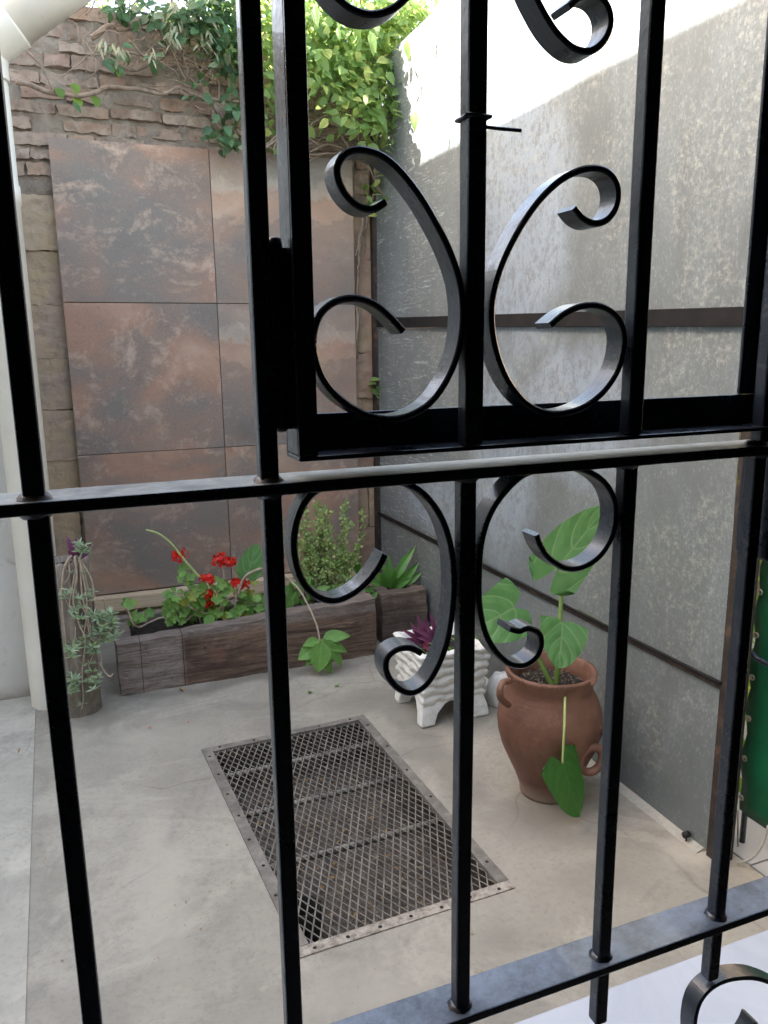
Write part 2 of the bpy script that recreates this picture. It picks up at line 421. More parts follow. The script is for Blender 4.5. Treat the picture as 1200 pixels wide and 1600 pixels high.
def m_wood(name, dark, mid, pale, palemask=False):
    m = Mat(name)
    g = m.noise(14, 9, .7, vec=m.map((.18, 1, 1.6)), dist=1.0); n = m.noise(3, 8, .7, dist=1); f = m.noise(90, 5, .7, vec=m.map((.08, 1, 1)))
    c = m.ramp(g, [(.3, dark), (.52, mid), (.75, pale)])
    c = m.mix(m.ramp(n, [(.45, 0), (.65, .7)]), c, dark)
    if palemask:
        x = m.sep()[0]; pm = m.ramp(x, [(.36, 1), (.39, 0)], 'LINEAR')
        pm = m.math('MAXIMUM', pm, m.ramp(m.sep()[2], [(.215, 0), (.235, .85)]))
        c = m.mix(m.math('MULTIPLY', pm, .6), c, m.ramp(m.noise(20, 9, .75, vec=m.map((.4, 1, 1.5)), dist=1.5), [(.35, (.15, .12, .10)), (.5, (.34, .29, .26)), (.7, (.50, .45, .41))]))
        c = m.mix(m.math('MULTIPLY', m.blob((.53, 3.41, .12), (.05, .2, .045), .6, .025, 30), .6), c, (.26, .13, .09))
        lines = m.math('MAXIMUM', m.math('LESS_THAN', m.math('ABSOLUTE', m.math('SUBTRACT', x, .195)), .0018), m.math('LESS_THAN', m.math('ABSOLUTE', m.math('SUBTRACT', x, .375)), .0022))
        c = m.mix(m.math('MULTIPLY', lines, .8), c, (.03, .022, .018))
    return m.done(c, .85, normal=m.bump(m.math('ADD', g, m.math('MULTIPLY', f, .5)), 1.0, .02))
M['sleeper'] = m_wood('weathered_sleeper_wood', (.05, .032, .023), (.185, .115, .08), (.38, .27, .20), True)
M['sleeper2'] = m_wood('dark_block_wood', (.07, .05, .04), (.18, .13, .10), (.34, .26, .20))
m = Mat('pine_board'); g = m.noise(10, 8, .6, vec=m.map((.12, 1, 2.5)), dist=1.2)
M['pine'] = m.done(m.ramp(g, [(.35, (.62, .46, .30)), (.5, (.70, .55, .38)), (.65, (.56, .39, .24))]), .7)
m = Mat('log_bark'); g = m.noise(26, 9, .75, vec=m.map((1, 1, .12)), dist=.6)
c = m.ramp(g, [(.3, (.09, .072, .06)), (.5, (.27, .22, .18)), (.72, (.46, .39, .33))])
c = m.mix(m.ramp(m.math('ADD', m.sep()[2], m.math('MULTIPLY', m.noise(6), .25)), [(.25, .8), (.42, 0)]), c, m.ramp(m.noise(30, 6, .7), [(.4, (.11, .095, .07)), (.6, (.20, .175, .13))]))
M['log'] = m.done(c, .9, normal=m.bump(g, 1.0, .015))

m = Mat('whitewashed_cement'); n = m.noise(18, 9, .75, dist=.8)
c = m.ramp(n, [(.30, (.42, .38, .31)), (.40, (.70, .68, .62)), (.6, (.82, .81, .77))])
c = m.mix(m.ramp(m.noise(7, 8, .7, vec=m.map((1, 1, .5))), [(.52, 0), (.66, .5)]), c, (.45, .41, .33))
M['white'] = m.done(c, .85, normal=m.bump(m.noise(45, 8, .7), .5, .006))
m = Mat('terracotta'); n = m.noise(5, 9, .65, dist=.8)
c = m.ramp(n, [(.3, (.105, .046, .029)), (.5, (.155, .070, .043)), (.7, (.215, .108, .070))])
c = m.mix(m.ramp(m.noise(16, 9, .75, dist=.5), [(.57, 0), (.70, .4)]), c, (.38, .23, .16))
c = m.mix(m.ramp(m.noise(3.4, 8, .7, dist=.6), [(.5, 0), (.64, .6)]), c, (.10, .05, .036))
c = m.mix(m.ramp(m.noise(70, 6, .8), [(.60, 0), (.72, .45)]), c, (.36, .26, .20))
c = m.mix(m.ramp(m.vor(28), [(.05, .6), (.10, 0)]), c, (.06, .035, .03))
zb = m.ramp(m.sep()[2], [(.0, .8), (.07, 0)])
c = m.mix(m.math('MULTIPLY', zb, m.noise(12)), c, (.42, .36, .30))
M['terra'] = m.done(c, .62, normal=m.bump(m.math('ADD', m.noise(30, 6, .6), m.math('MULTIPLY', m.noise(8, 3, .5, vec=m.map((1, 1, 9))), 1.2)), .3, .004))
m = Mat('potting_soil'); n = m.noise(60, 8, .8)
M['soil'] = m.done(m.ramp(n, [(.35, (.010, .008, .006)), (.6, (.035, .026, .02)), (.72, (.12, .09, .06))]), .95, normal=m.bump(n, 1, .01))

def m_leaf(name, a, b, y=None, veins=0.0, vn=8.0, rough=.38, transl=.28, tcol=None, dry=0.0, slant=.35, vcol=None):
    m = Mat(name); s = m.sep(m.uvc); au = m.math('ABSOLUTE', s[0])
    stops = [(0, a), (.6, b), (1.0, b)]
    if y: stops = [(0, a), (.55, b), (.86, b), (.90, y), (1, y)]
    c = m.ramp(m.rnd, stops)
    c = m.mix(m.ramp(m.noise(30, 5, .6), [(.4, 0), (.7, .4)]), c, tuple(k*.6 for k in a))
    h = m.noise(40, 4)
    if veins:
        ph = m.math('FRACT', m.math('MULTIPLY', m.math('SUBTRACT', s[1], m.math('MULTIPLY', au, slant)), vn))
        d = m.math('MINIMUM', ph, m.math('SUBTRACT', 1.0, ph))
        vm = m.math('LESS_THAN', d, .055); mid = m.math('LESS_THAN', au, .035)
        vv = m.math('MAXIMUM', vm, mid)
        vsoft = m.math('MAXIMUM', m.ramp(d, [(0, 1), (.08, 0)]), m.ramp(au, [(0, 1), (.05, 0)]))
        c = m.mix(m.math('MULTIPLY', vsoft, veins), c, vcol or tuple(min(1, k*2.3+.03) for k in b))
        h = m.math('ADD', m.math('MULTIPLY', m.ramp(d, [(0, 0), (.5, 1)]), 1.0), m.math('MULTIPLY', h, .15))
    if dry: c = m.mix(m.math('MULTIPLY', m.ramp(m.rnd, [(1 - dry, 0), (1 - dry + .01, 1)]), .9), c, (.30, .22, .11))
    t = tcol or tuple(min(1, k*2.0) for k in b)
    return m.done(c, rough, normal=m.bump(h, .35, .006), spec=.45, transl=(transl, t))
M['vineleaf'] = m_leaf('vine_leaf', (.05, .13, .04), (.28, .42, .14), (.58, .60, .18), veins=.35, vn=6, tcol=(.50, .64, .20), transl=.5, rough=.35)
M['vinedark'] = m_leaf('shade_painted_vine_leaf', (.03, .085, .04), (.085, .17, .07), (.28, .30, .18), veins=.25, vn=5, tcol=(.12, .22, .05), transl=.3)  # darker copy of the vine leaf; the left creeper's shade is painted in
M['wilt'] = m_leaf('wilted_leaf', (.24, .27, .18), (.36, .38, .26), transl=.3, rough=.7)
M['taro'] = m_leaf('big_heart_leaf', (.11, .28, .095), (.13, .31, .11), veins=.85, vn=3.2, tcol=(.20, .44, .08), transl=.3, rough=.35, slant=.55, vcol=(.30, .46, .22))
M['tarodark'] = m_leaf('hanging_leaf', (.03, .13, .025), (.045, .17, .03), veins=.25, vn=5, tcol=(.10, .30, .03), rough=.33, slant=.5)
M['pothos'] = m_leaf('trailing_leaf', (.10, .26, .055), (.19, .38, .09), veins=.4, vn=7, tcol=(.22, .42, .06), rough=.3, slant=.4)
M['geran'] = m_leaf('geranium_leaf', (.11, .25, .05), (.22, .40, .09), (.34, .33, .06), tcol=(.22, .40, .06), rough=.5)
M['jade'] = m_leaf('jade_leaf', (.14, .25, .06), (.28, .40, .11), (.44, .46, .14), tcol=(.25, .36, .06), rough=.35, transl=.2)
M['strap'] = m_leaf('strap_leaf', (.08, .22, .045), (.14, .33, .07), tcol=(.14, .34, .04), rough=.3, veins=.3, vn=1)
M['succ'] = m_leaf('succulent_leaf', (.24, .34, .20), (.38, .48, .31), (.20, .28, .08), tcol=(.25, .35, .15), rough=.55, transl=.15)
M['purple'] = m_leaf('purple_leaf', (.13, .035, .085), (.23, .08, .165), tcol=(.30, .05, .15), rough=.4, transl=.25)
M['pink'] = m_leaf('pink_leaf', (.35, .05, .14), (.42, .08, .20), tcol=(.6, .1, .25), rough=.4, transl=.25)
M['petal'] = m_leaf('red_petal', (.60, .012, .010), (.75, .03, .015), tcol=(.9, .05, .02), rough=.5, transl=.3)
M['hedge'] = m_leaf('hedge_leaf', (.05, .13, .02), (.16, .28, .04), (.4, .38, .05), tcol=(.4, .6, .08), transl=.4)
M['dryleaf'] = m_leaf('dry_leaf', (.28, .17, .08), (.36, .24, .11), transl=.15, rough=.8)
def m_plain(name, c, rough=.6, n=12, amp=.5, metal=0):
    m = Mat(name); f = m.noise(n, 7, .7)
    return m.done(m.ramp(f, [(.3, tuple(k*(1-amp*.6) for k in c)), (.7, tuple(min(1, k*(1+amp*.5)) for k in c))]), rough, metal=metal, normal=m.bump(f, .4, .004))
M['vinestem'] = m_plain('woody_stem', (.27, .20, .15), .9, 40, .8)
M['palestem'] = m_plain('pale_stem', (.42, .33, .25), .7, 40, .5)
M['greenstem'] = m_plain('green_stem', (.16, .26, .06), .4, 20, .4)
M['palegreenstem'] = m_plain('pale_green_stem', (.36, .44, .16), .4, 20, .3)
M['tarp'] = m_plain('green_tarpaulin', (.006, .115, .045), .38, 6, .5)
M['eyelet'] = m_plain('brass_eyelet', (.5, .44, .34), .4, 30, .4, .6)
M['wire'] = m_plain('pale_wire', (.45, .43, .38), .5, 30, .4)
M['blacktip'] = m_plain('black_rubber', (.01, .01, .01), .7)
M['bluemetal'] = m_plain('grey_floor_tile', (.36, .36, .36), .5, 3, .3)

# ------------------------------------------------------------------ ground, floor, pit
XS = 1.65; YB = 4.27
GQ = [(.350, 2.801), (1.015, 2.827), (1.043, 1.673), (.412, 1.654)]      # far left, far right, near right, near left
def gq(u, v, z=0.0):      # u 0..1 across, v 0..1 near to far
    a = Vector(GQ[3]).lerp(Vector(GQ[2]), u); b = Vector(GQ[0]).lerp(Vector(GQ[1]), u); p = a.lerp(b, v)
    return Vector((p.x, p.y, z))
mb = MB()
gm = MB().add([(-60, -60, -.6), (60, -60, -.6), (60, 60, -.6), (-60, 60, -.6)], [(0, 1, 2, 3)])
struct(gm.build('ground', M['pit']))
# courtyard floor: one sheet with the drain opening left free
O = [(-.30, 1.1), (1.722, 1.1), (1.722, 4.6), (-.30, 4.6)]           # near left, near right, far right, far left
I = [gq(0, 0), gq(1, 0), gq(1, 1), gq(0, 1)]
vs = [(x, y, 0) for x, y in O] + [tuple(p) for p in I]
mb.add(vs, [(0, 1, 5, 4), (1, 2, 6, 5), (2, 3, 7, 6), (3, 0, 4, 7)])
vs = [tuple(p) for p in I] + [(p.x, p.y, -.05) for p in I]
mb.add(vs, [(1, 0, 4, 5), (2, 1, 5, 6), (3, 2, 6, 7), (0, 3, 7, 4)])
mb.box((-.30, 1.1, -.09), (1.722, 1.12, -.004))
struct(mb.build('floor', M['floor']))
pit = MB(); 
pv = []
for i in range(19):
    for j in range(31):
        p = gq(i/18*1.06 - .03, j/30*1.04 - .02); pv.append((p.x, p.y, -.20 + .035 * nz((p.x, p.y, 0), 7) + .02 * nz((p.x, p.y, 3), 22)))
pit.add(pv, [(i*31+j, (i+1)*31+j, (i+1)*31+j+1, i*31+j+1) for i in range(18) for j in range(30)], None, True)
a = [gq(0, 0, -.05), gq(1, 0, -.05), gq(1, 1, -.05), gq(0, 1, -.05)]; b = [Vector((p.x, p.y, -.26)) for p in a]
pit.add(a + b, [(1, 0, 4, 5), (2, 1, 5, 6), (3, 2, 6, 7), (0, 3, 7, 4)])
struct(pit.build('drain_pit', M['pit']))
st = MB().add([(-.206, 1.1, .004), (-.250, 3.57, .004), (-5, 3.6, .004), (-5, 1.1, .004)], [(0, 1, 2, 3)])
st.add([(-.206, 1.1, .004), (-.250, 3.57, .004), (-.250, 3.57, -.05), (-.206, 1.1, -.05)], [(3, 2, 1, 0)])
struct(st.build('side_path', M['strip']))
tf = MB()
for i in range(5):
    for j in range(9):
        tf.box((1.728 + i*.5, -1.5 + j*.5 + .07 * 0, -.03), (1.728 + i*.5 + .494, -1.5 + j*.5 + .494, .001))
struct(tf.build('tiled_floor', M['bluemetal'], bevel=.002))
po = MB().box((-5, -3, -.05), (3.5, 1.185, .12))
struct(po.build('porch_step', M['porch'], bevel=.006))

# debris in the pit
db = MB()
for i in range(220):
    p = gq(random.random(), random.random()**1.2); p.z = -.185 + .03 * nz((p.x, p.y, 0), 7)
    a = random.random() * 6.28; L = random.uniform(.008, .03)
    if random.random() < .55:
        db.leaf(p, p + Vector((math.cos(a)*L, math.sin(a)*L, .004)), (random.uniform(-.4,.4), random.uniform(-.4,.4), 1), L*.6, 'ovate', 1, 3, fold=.4)
    else:
        db.tube([p, p + Vector((math.cos(a)*L*1.6, math.sin(a)*L*1.6, .006))], .0015, 5)
tag(db.build('pit_litter', M['dryleaf']), 'dry leaf bits and twigs lying in the pit under the floor grate', 'litter', kind='stuff')
dp = MB()
pc = at(478, 1425, 2, -.10)
dp.lathe([(.045, -.10), (.045, .02), (.038, .02), (.038, -.10)], pc, 28)
o = dp.build('drain_pipe', M['blacktip']); tag(o, 'short black pipe mouth standing in the pit under the near corner of the grate', 'pipe')

# ------------------------------------------------------------------ floor grate
gr = thing('floor_grate', 'rusty expanded metal grate with a steel frame set in the concrete floor', 'grate')
def gbar(u0, v0, u1, v1, wd, z0, z1, mat, name='frame_bar', holes=0):
    a = gq(u0, v0); b = gq(u1, v1); d = (b - a).normalized(); s = Vector((-d.y, d.x, 0)) * wd
    m_ = MB(); v = [a, b, b + s, a + s]; n = max(2, int((b-a).length/.04)); vs = []; fs = []
    for i in range(n + 1):
        for (k, z) in ((0, z0), (0, z1), (1, z1), (1, z0)):
            p = a.lerp(b, i/n) + s*k; vs.append((p.x + .0012*nz(p, 30), p.y + .0012*nz(p, 31), z + .0012*nz(p, 25)))
    for i in range(n):
        for k in range(4): fs.append((i*4+k, (i+1)*4+k, (i+1)*4+(k+1) % 4, i*4+(k+1) % 4))
    fs += [(0, 1, 2, 3), (n*4+3, n*4+2, n*4+1, n*4)]
    m_.add(vs, fs)
    o = m_.build(name, mat, gr)
    if holes:
        for i in range(holes):
            h = MB()
            t = (i + .5) / holes; p = a.lerp(b, t) + s * (.45 + .1*math.sin(i*3)); p.z = z1
            h.lathe([(.0001, .0016), (.0045, .0014), (.0055, .0002)], p, 10)
            h.build('rivet', M['blacktip'], o)
gbar(0, 0, 1, 0, .034, -.012, .004, M['gratepale'], holes=7)
gbar(1, .03, 1, 1, .036, -.012, .005, M['grate'], holes=6)
gbar(1, 1, 0, 1, .034, -.012, .004, M['grate'], holes=5)
gbar(0, 1, 0, .03, .036, -.012, .005, M['grate'], holes=8)
xm = MB(); nx_, ny_ = 46, 21
def seg3(a, b, wd, h):
    d = (b - a).normalized(); s = Vector((-d.y, d.x, 0)) * wd/2; up = Vector((0, 0, h))
    tl = Vector((0, 0, h*.35))
    v = [a - s, a + s + tl, b + s + tl, b - s, a - s + up, a + s + up + tl, b + s + up + tl, b - s + up]
    xm.add(v, [(0,1,2,3),(7,6,5,4),(0,4,5,1),(1,5,6,2),(2,6,7,3),(3,7,4,0)])
u0, u1, v0, v1 = .045, .955, .02, .98
for j in range(nx_ + 1):
    for i in range(2 * ny_):
        s = 1 if (i + j) % 2 == 0 else -1; s2 = -s
        ua = u0 + (u1-u0)*(j + .5*s*.96)/nx_; ub = u0 + (u1-u0)*(j + .5*s2*.96)/nx_
        ua = min(max(ua, u0), u1); ub = min(max(ub, u0), u1)
        va = v0 + (v1-v0)*i/(2*ny_); vb = v0 + (v1-v0)*(i+1)/(2*ny_)
        za = -.007 + .004*nz((ua*3, va*5, 0), 1)
        seg3(gq(ua, va, za), gq(ub, vb, za), .0040, .0028)
xm.build('mesh_panel', M['grate'], gr)
for v in (.345, .60, .83):
    gb = MB(); a = gq(.04, v, -.026); b = gq(.96, v, -.026); gb.tube([a + Vector((0,0,.008)), a.lerp(b,.5) + Vector((0,0,.006)), b + Vector((0,0,.008))], .0105, 10); gb.build('cross_bar', M['grate'], gr)

# ------------------------------------------------------------------ back wall
bw = thing('back_wall', 'old courtyard wall of eroded brick above rough blocks, behind the tile panel', 'wall')
mw = MB().roughbox((-.45, 4.322, 2.1), (1.95, 4.60, 3.0), .016, .020, 13, 3).box((-2.4, 4.33, -.1), (3.2, 4.60, 2.09)).box((-2.4, 4.33, 2.0901), (-.46, 4.60, 3.0)).box((1.96, 4.33, 2.0901), (3.2, 4.60, 3.0))
mw.build('mortar_core', M['mortar'], bw)
br = MB(); z = 2.30; row = 0
while z < 3.03:
    h = random.uniform(.040, .062); x = -2.4 + random.uniform(-.2, 0); 
    while x < 3.2:
        L = random.choice([.24, .26, .25, .13, .28, .20]) * random.uniform(.9, 1.1)
        if random.random() > .06:
            dy = random.uniform(-.008, .020); dz = random.uniform(-.004, .004)
            if x < 1.9 and x + L > -.4:
                br.roughbox((x, 4.305 + dy, z + dz), (x + L - random.uniform(.005, .012), 4.40, z + h + dz), .012, .009, 26, random.uniform(0, 50))
            else: br.box((x, 4.305 + dy, z), (x + L - .012, 4.40, z + h))
        x += L
    z += h + random.uniform(.012, .026); row += 1
br.build('brickwork', M['brick'], bw)
bl = MB(); z = -.08; k = 0
while z < 2.20:
    h = .255; x = -2.4 + (k % 2) * .2
    while x < 3.2:
        L = random.uniform(.36, .44)
        hh = min(h, 2.285 - z)
        if x < 1.9 and x + L > -.4:
            bl.roughbox((x, 4.300 + random.uniform(-.008, .01), z), (x + L - .01, 4.42, z + hh - random.uniform(.001, .005)), .010, .007, 28, random.uniform(0, 50))
        else: bl.box((x, 4.30, z), (x + L - .01, 4.42, z + hh - .012))
        x += L
    z += h; k += 1
bl.build('blockwork', M['block'], bw)

# tile panel
tp = thing('tile_panel', 'panel of large rust brown and charcoal tiles standing against the back wall', 'tile panel')
mb = MB().box((.020, 4.258, .222), (1.514, 4.282, 2.456)); mb.build('backing_board', M['pit'], tp)
cols_ = [(.016, .757), (.7605, 1.519)]; rows = [(.222, .962), (.9655, 1.713), (1.7165, 2.460)]
sty = [['smooth', 'cloud', 'smooth'], ['cloud', 'banded', 'banded']]
seeds = [[2.3, 5.1, 8.7], [1.2, 1.2, 1.2]]
for ci, (x0, x1) in enumerate(cols_):
    for ri, (z0, z1) in enumerate(rows):
        dy = [.000, .0012, -.001][(ri + ci) % 3]
        t = MB().box((x0, 4.246 + dy, z0), (x1, 4.2572, z1))
        t.build('tile', m_tile('tile_glaze', seeds[ci][ri], sty[ci][ri]), tp, bevel=.0012)
pb = MB().roughbox((.028, 4.17, .145), (1.50, 4.244, .216), .05, .003, 6, 2, smooth=False)
tag(pb.build('pine_beam', M['pine'], None, bevel=.002), 'pale pine beam under the tile panel behind the flowers', 'beam')

# ------------------------------------------------------------------ left wall, downpipe
lw = MB().roughbox((-3.2, 3.575, -.1), (-.238, 4.27, 2.42), .045, .006, 5, 5)
tag(lw.build('plaster_wall', M['leftwall']), 'rough whitish plastered wall end left of the downpipe', 'wall')
dpn = thing('downpipe', 'cream plastic downpipe with an angled upper length in front of the plaster wall', 'downpipe')
PR = .079; px_ = -.185; py_ = 3.475
MB().lathe([(PR, 0), (PR, 2.03), (PR + .005, 2.035), (PR + .005, 2.10), (PR, 2.102), (PR, 2.50)], (px_, py_, 0), 40).build('pipe', M['pipe'], dpn)
e0 = Vector((px_, py_, 2.46)); el = [e0, e0 + Vector((0, 0, .06)), e0 + Vector((.015, 0, .115)), e0 + Vector((.065, -.01, .16)), e0 + Vector((.12, -.02, .20))]
MB().tube(smooth_path(el, 6), PR + .007, 40).build('elbow', M['pipe'], dpn)
MB().tube([e0 + Vector((.06, -.01, .155)), e0 + Vector((.62, -.11, .56))], PR, 40).build('pipe', M['pipe'], dpn)

# neighbouring building that shades the yard from the left
nb_ = thing('neighbour_building', 'tall plain house wall left of the yard', 'building')
MB().box((-9, -4, -.1), (-3.25, 12, 5.93)).build('wall', M['plaster'], nb_)
MB().box((-9, -4.2, 5.931), (-3.2, 12.2, 5.98)).build('roof', M['plaster'], nb_)
# the house the photograph is taken from
hs = thing('house', 'house whose gated doorway frames the view of the yard', 'house')
hw = MB(); Y0, Y1 = .40, .58
hw.box((-5, Y0, .12), (-.50, Y1, 2.46)); hw.box((.92, Y0, .12), (3.5, Y1, 2.46)); hw.box((-.4999, Y0, 2.26), (.9199, Y1, 2.46))
hw.build('wall', M['plaster'], hs)
MB().box((-3.2, -3.2, 2.461), (3.5, Y1 + .02, 2.54)).build('roof', M['plaster'], hs)
rm = MB(); rm.box((-3.0, -3.0, .122), (-2.9, .399, 2.45)); rm.box((2.5, -3.0, .122), (2.6, .399, 2.45)); rm.box((-2.899, -3.0, .122), (2.499, -2.9, 2.45)); rm.box((-2.899, -2.899, 2.40), (2.499, .399, 2.449))
rm.box((-2.899, -2.899, .1225), (2.499, .30, .13))
rm.build('room', M['room'], hs)

# ------------------------------------------------------------------ sheet metal screen
sc = thing('metal_screen', 'tall galvanised sheet screen on dark steel bars along the right side', 'screen')
def sheet(y0, y1, z0, z1, dx=0, off=0, ytop=None):
    s = MB(); n, k = 60, 40; vs = []; fs = []
    for side in (0, 1):
        for i in range(n + 1):
            for j in range(k + 1):
                y = y0 + (y1-y0)*i/n; z = z0 + (z1-z0)*j/k
                if i == 0: y += .004 * nz((0, 0, z), 9) + (ytop or 0) * (z - z0)
                x = XS + dx + .006 * nz((0, y, z), 1.7, off) + .0015 * nz((0, y, z), 7, off) + side * .0012
                vs.append((x, y, z))
        o = side * (n+1)*(k+1)
        for i in range(n):
            for j in range(k):
                q = (o + i*(k+1)+j, o + (i+1)*(k+1)+j, o + (i+1)*(k+1)+j+1, o + i*(k+1)+j+1)
                fs.append(q if side else q[::-1])
    s.add(vs, fs, None, True); return s.build('sheet', M['sheet'], sc)
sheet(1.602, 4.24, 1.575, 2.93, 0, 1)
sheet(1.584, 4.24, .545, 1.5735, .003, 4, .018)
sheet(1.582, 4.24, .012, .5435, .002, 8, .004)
fb = MB()
def bar3(a, b, t, h, nm, mat):
    a = Vector(a); b = Vector(b); q = MB()
    v = [(a.x, a.y, a.z - h/2), (a.x + t, a.y, a.z - h/2), (b.x + t, b.y, b.z - h/2), (b.x, b.y, b.z - h/2),
         (a.x, a.y, a.z + h/2), (a.x + t, a.y, a.z + h/2), (b.x + t, b.y, b.z + h/2), (b.x, b.y, b.z + h/2)]
    q.add(v, [(0,1,2,3),(7,6,5,4),(4,5,1,0),(5,6,2,1),(6,7,3,2),(7,4,0,3)])
    return q.build(nm, mat, sc, bevel=.0015)
bar3((XS - .016, 1.585, 1.557), (XS - .014, 4.22, 1.615), .008, .050, 'flat_bar', M['darkbar'])
bar3((XS - .018, 1.575, .552), (XS - .018, 4.24, .528), .012, .006, 'angle_ledge', M['darkbar'])
bar3((XS - .0065, 1.575, .538), (XS - .0065, 4.24, .514), .003, .020, 'angle_bar', M['rust'])
ps = MB().box((XS - .008, 1.535, 0), (XS + .047, 1.539, 2.9)).box((XS - .008, 1.5392, 0), (XS - .004, 1.583, 2.9))
ps.build('post', M['rust'], sc, bevel=.001)
lp = MB().box((XS - .02, 4.244, 0), (XS + .02, 4.284, 2.9)); lp.build('post', M['rust'], sc)
cv = MB().add([(XS - .03, 1.60, .0006), (XS - .03, 4.25, .0006), (XS + .0, 4.25, .011), (XS + .0, 1.60, .011)], [(0, 3, 2, 1)])
cv.build('base_fillet', M['strip'], sc)
kb = MB(); kp = at(1076, 1303, 0, XS - .01)
kb.tube([kp, kp + Vector((-.018, 0, .0))], .010, 14).tube([kp + Vector((-.008, 0, -.008)), kp + Vector((-.008, 0, -.028))], .003, 6)
kb.build('bolt', M['blacktip'], sc)

# foliage and wall beyond the screen
def scatter_leaves(mb_, n, fn, L, wr, kind='ovate', spread=1.0, droop=.4, nu=1, nv=4, fold=.3):
    for _ in range(n):
        p = fn()
        if p is None: continue
        a = random.random() * 6.283; l = random.uniform(*L)
        d = Vector((math.cos(a), math.sin(a) * .8 - .2, random.uniform(-1.0, .5) * spread - droop)).normalized()
        mb_.leaf(p, p + d * l, (random.uniform(-.6, .6), random.uniform(-1, .2), random.uniform(.1, 1)), l * wr, kind, nu, nv, fold=fold, curl=random.uniform(0, .25))
hd = thing('garden_shrub', 'sunny green shrub glimpsed through the slit between sheet and post', 'shrub')
hb = MB()
def fn():
    return Vector((random.uniform(1.95, 2.7), random.uniform(1.8, 3.6), random.uniform(.0, 2.5)))
scatter_leaves(hb, 2400, fn, (.05, .09), .55); hb.build('foliage', M['hedge'], hd)
hs_ = MB()
for i in range(9):
    x = 2.1 + .07*i; y = 2 + .18*i
    hs_.tube([(x, y, 0), (x + .05, y, .8), (x - .04, y + .1, 1.6), (x, y, 2.3)], .02, 6, r2=.005)
hs_.build('stem', M['vinestem'], hd)
nw = MB().box((3.55, -4, -.1), (3.75, 12, 3.2)); tag(nw.build('boundary_wall', M['mortar']), 'far boundary wall beyond the screen on the right', 'wall')

# green tarpaulin cot on the right
tc_ = thing('tarpaulin_frame', 'green tarpaulin laced by wire eyelets to a standing metal frame at the right edge', 'tarpaulin')
t_ = MB(); vs = []; fs = []; n1, n2 = 24, 24
for i in range(n1 + 1):
    for j in range(n2 + 1):
        y = 1.588 - .82*i/n1; z = .118 + .862*j/n2
        if i == 0: y += .006*math.sin(j*math.pi/2)
        vs.append((1.76 + .016*nz((0, y, z), 5) + .006*nz((0, y, z), 16) + .02*(i/n1), y, z))
t_.add(vs, [(i*(n2+1)+j, (i+1)*(n2+1)+j, (i+1)*(n2+1)+j+1, i*(n2+1)+j+1) for i in range(n1) for j in range(n2)], None, True)
o = t_.build('tarpaulin', M['tarp'], tc_); sm = o.modifiers.new('thick', 'SOLIDIFY'); sm.thickness = .0015
for j in range(7):
    z = .165 + j * .128
    e = MB(); c = Vector((1.755, 1.577, z))
    ring = [c + Vector((0, .007*math.cos(a), .007*math.sin(a))) for a in [k*math.pi/5 for k in range(11)]]
    e.tube(ring, .0028, 6, cap=False); e.tube([c, c + Vector((-.004, .016, .006)), c + Vector((.006, .026, .0))], .0018, 5)
    e.build('eyelet', M['eyelet'], tc_)
fr = MB(); fr.tube([(1.790, 1.590, 0), (1.790, 1.590, 1.0), (1.80, .74, 1.0), (1.80, .74, 0)], .009, 10); fr.tube([(1.790, 1.588, .105), (1.80, .74, .105)], .010, 10)
fr.build('frame', M['gate'], tc_)
wr = MB(); wr.tube(smooth_path([at(1200, 1290, 0, 1.70), at(1192, 1318, 0, 1.70), at(1176, 1340, 0, 1.70), at(1152, 1349, 2, .008)], 8), .0032, 6)
wr.tube([at(1153, 1266, 0, 1.74), at(1153, 1322, 2, .002)], .0032, 6); wr.build('wire', M['wire'], tc_)
cs = MB(); cs.tube(smooth_path([at(1173, 1018, 0, 1.72), at(1185, 1030, 0, 1.72), at(1215, 1045, 0, 1.72)], 5), .008, 8); cs.build('cross_rail', M['gate'], tc_)

# ------------------------------------------------------------------ security gate
G0 = .4537; BW = .0115; G = .46
gt = thing('security_gate', 'black painted iron security gate with square bars and scrollwork in the foreground', 'gate')
def sqbar(x, z0, z1, y0=G0, w_=BW, parent=gt):
    b_ = MB(); n = 14; vs = []; fs = []
    for i in range(n + 1):
        z = z0 + (z1-z0)*i/n; jx = .0006*nz((x*9, 0, z), 5); 
        vs += [(x - w_/2 + jx, y0, z), (x + w_/2 + jx, y0, z), (x + w_/2 + jx, y0 + w_, z), (x - w_/2 + jx, y0 + w_, z)]
    for i in range(n):
        for k in range(4): fs.append((i*4+k, i*4+(k+1) % 4, (i+1)*4+(k+1) % 4, (i+1)*4+k))
    fs += [(3, 2, 1, 0), (n*4, n*4+1, n*4+2, n*4+3)]
    b_.add(vs, fs); return b_.build('bar', M['gate'], parent, bevel=.0016)
ZT = 2.16; RZ0, RZ1 = 1.4125, 1.4200
BR0, BR1 = .992, .9995
for x in (-.282, -.152, -.022, .107):
    sqbar(x, RZ1 + .0002, ZT); sqbar(x + .001, BR1 + .0002, RZ0 - .0002)
for x in (.494, .625, .755):
    sqbar(x + .004, RZ1 + .0002, ZT); sqbar(x, BR1 + .0002, RZ0 - .0002)
for x in (.240, .371): sqbar(x, BR1 + .0002, RZ0 - .0002)
for x in (-.282, -.152, -.022, .107, .240, .371, .493, .625, .755): sqbar(x, .936, BR0 - .0002)
MB().box((-.42, .449, RZ0), (.88, .487, RZ1)).build('rail', M['railpaint'], gt, bevel=.0012)
MB().box((-.42, .447, BR0), (.88, .482, BR1)).build('rail', M['brail'], gt, bevel=.0012)
MB().box((-.42, .447, .16), (.88, .482, .168)).build('rail', M['gate'], gt, bevel=.0012)
MB().box((-.42, .447, ZT + .0002), (.88, .482, ZT + .03)).build('rail', M['gate'], gt, bevel=.0012)
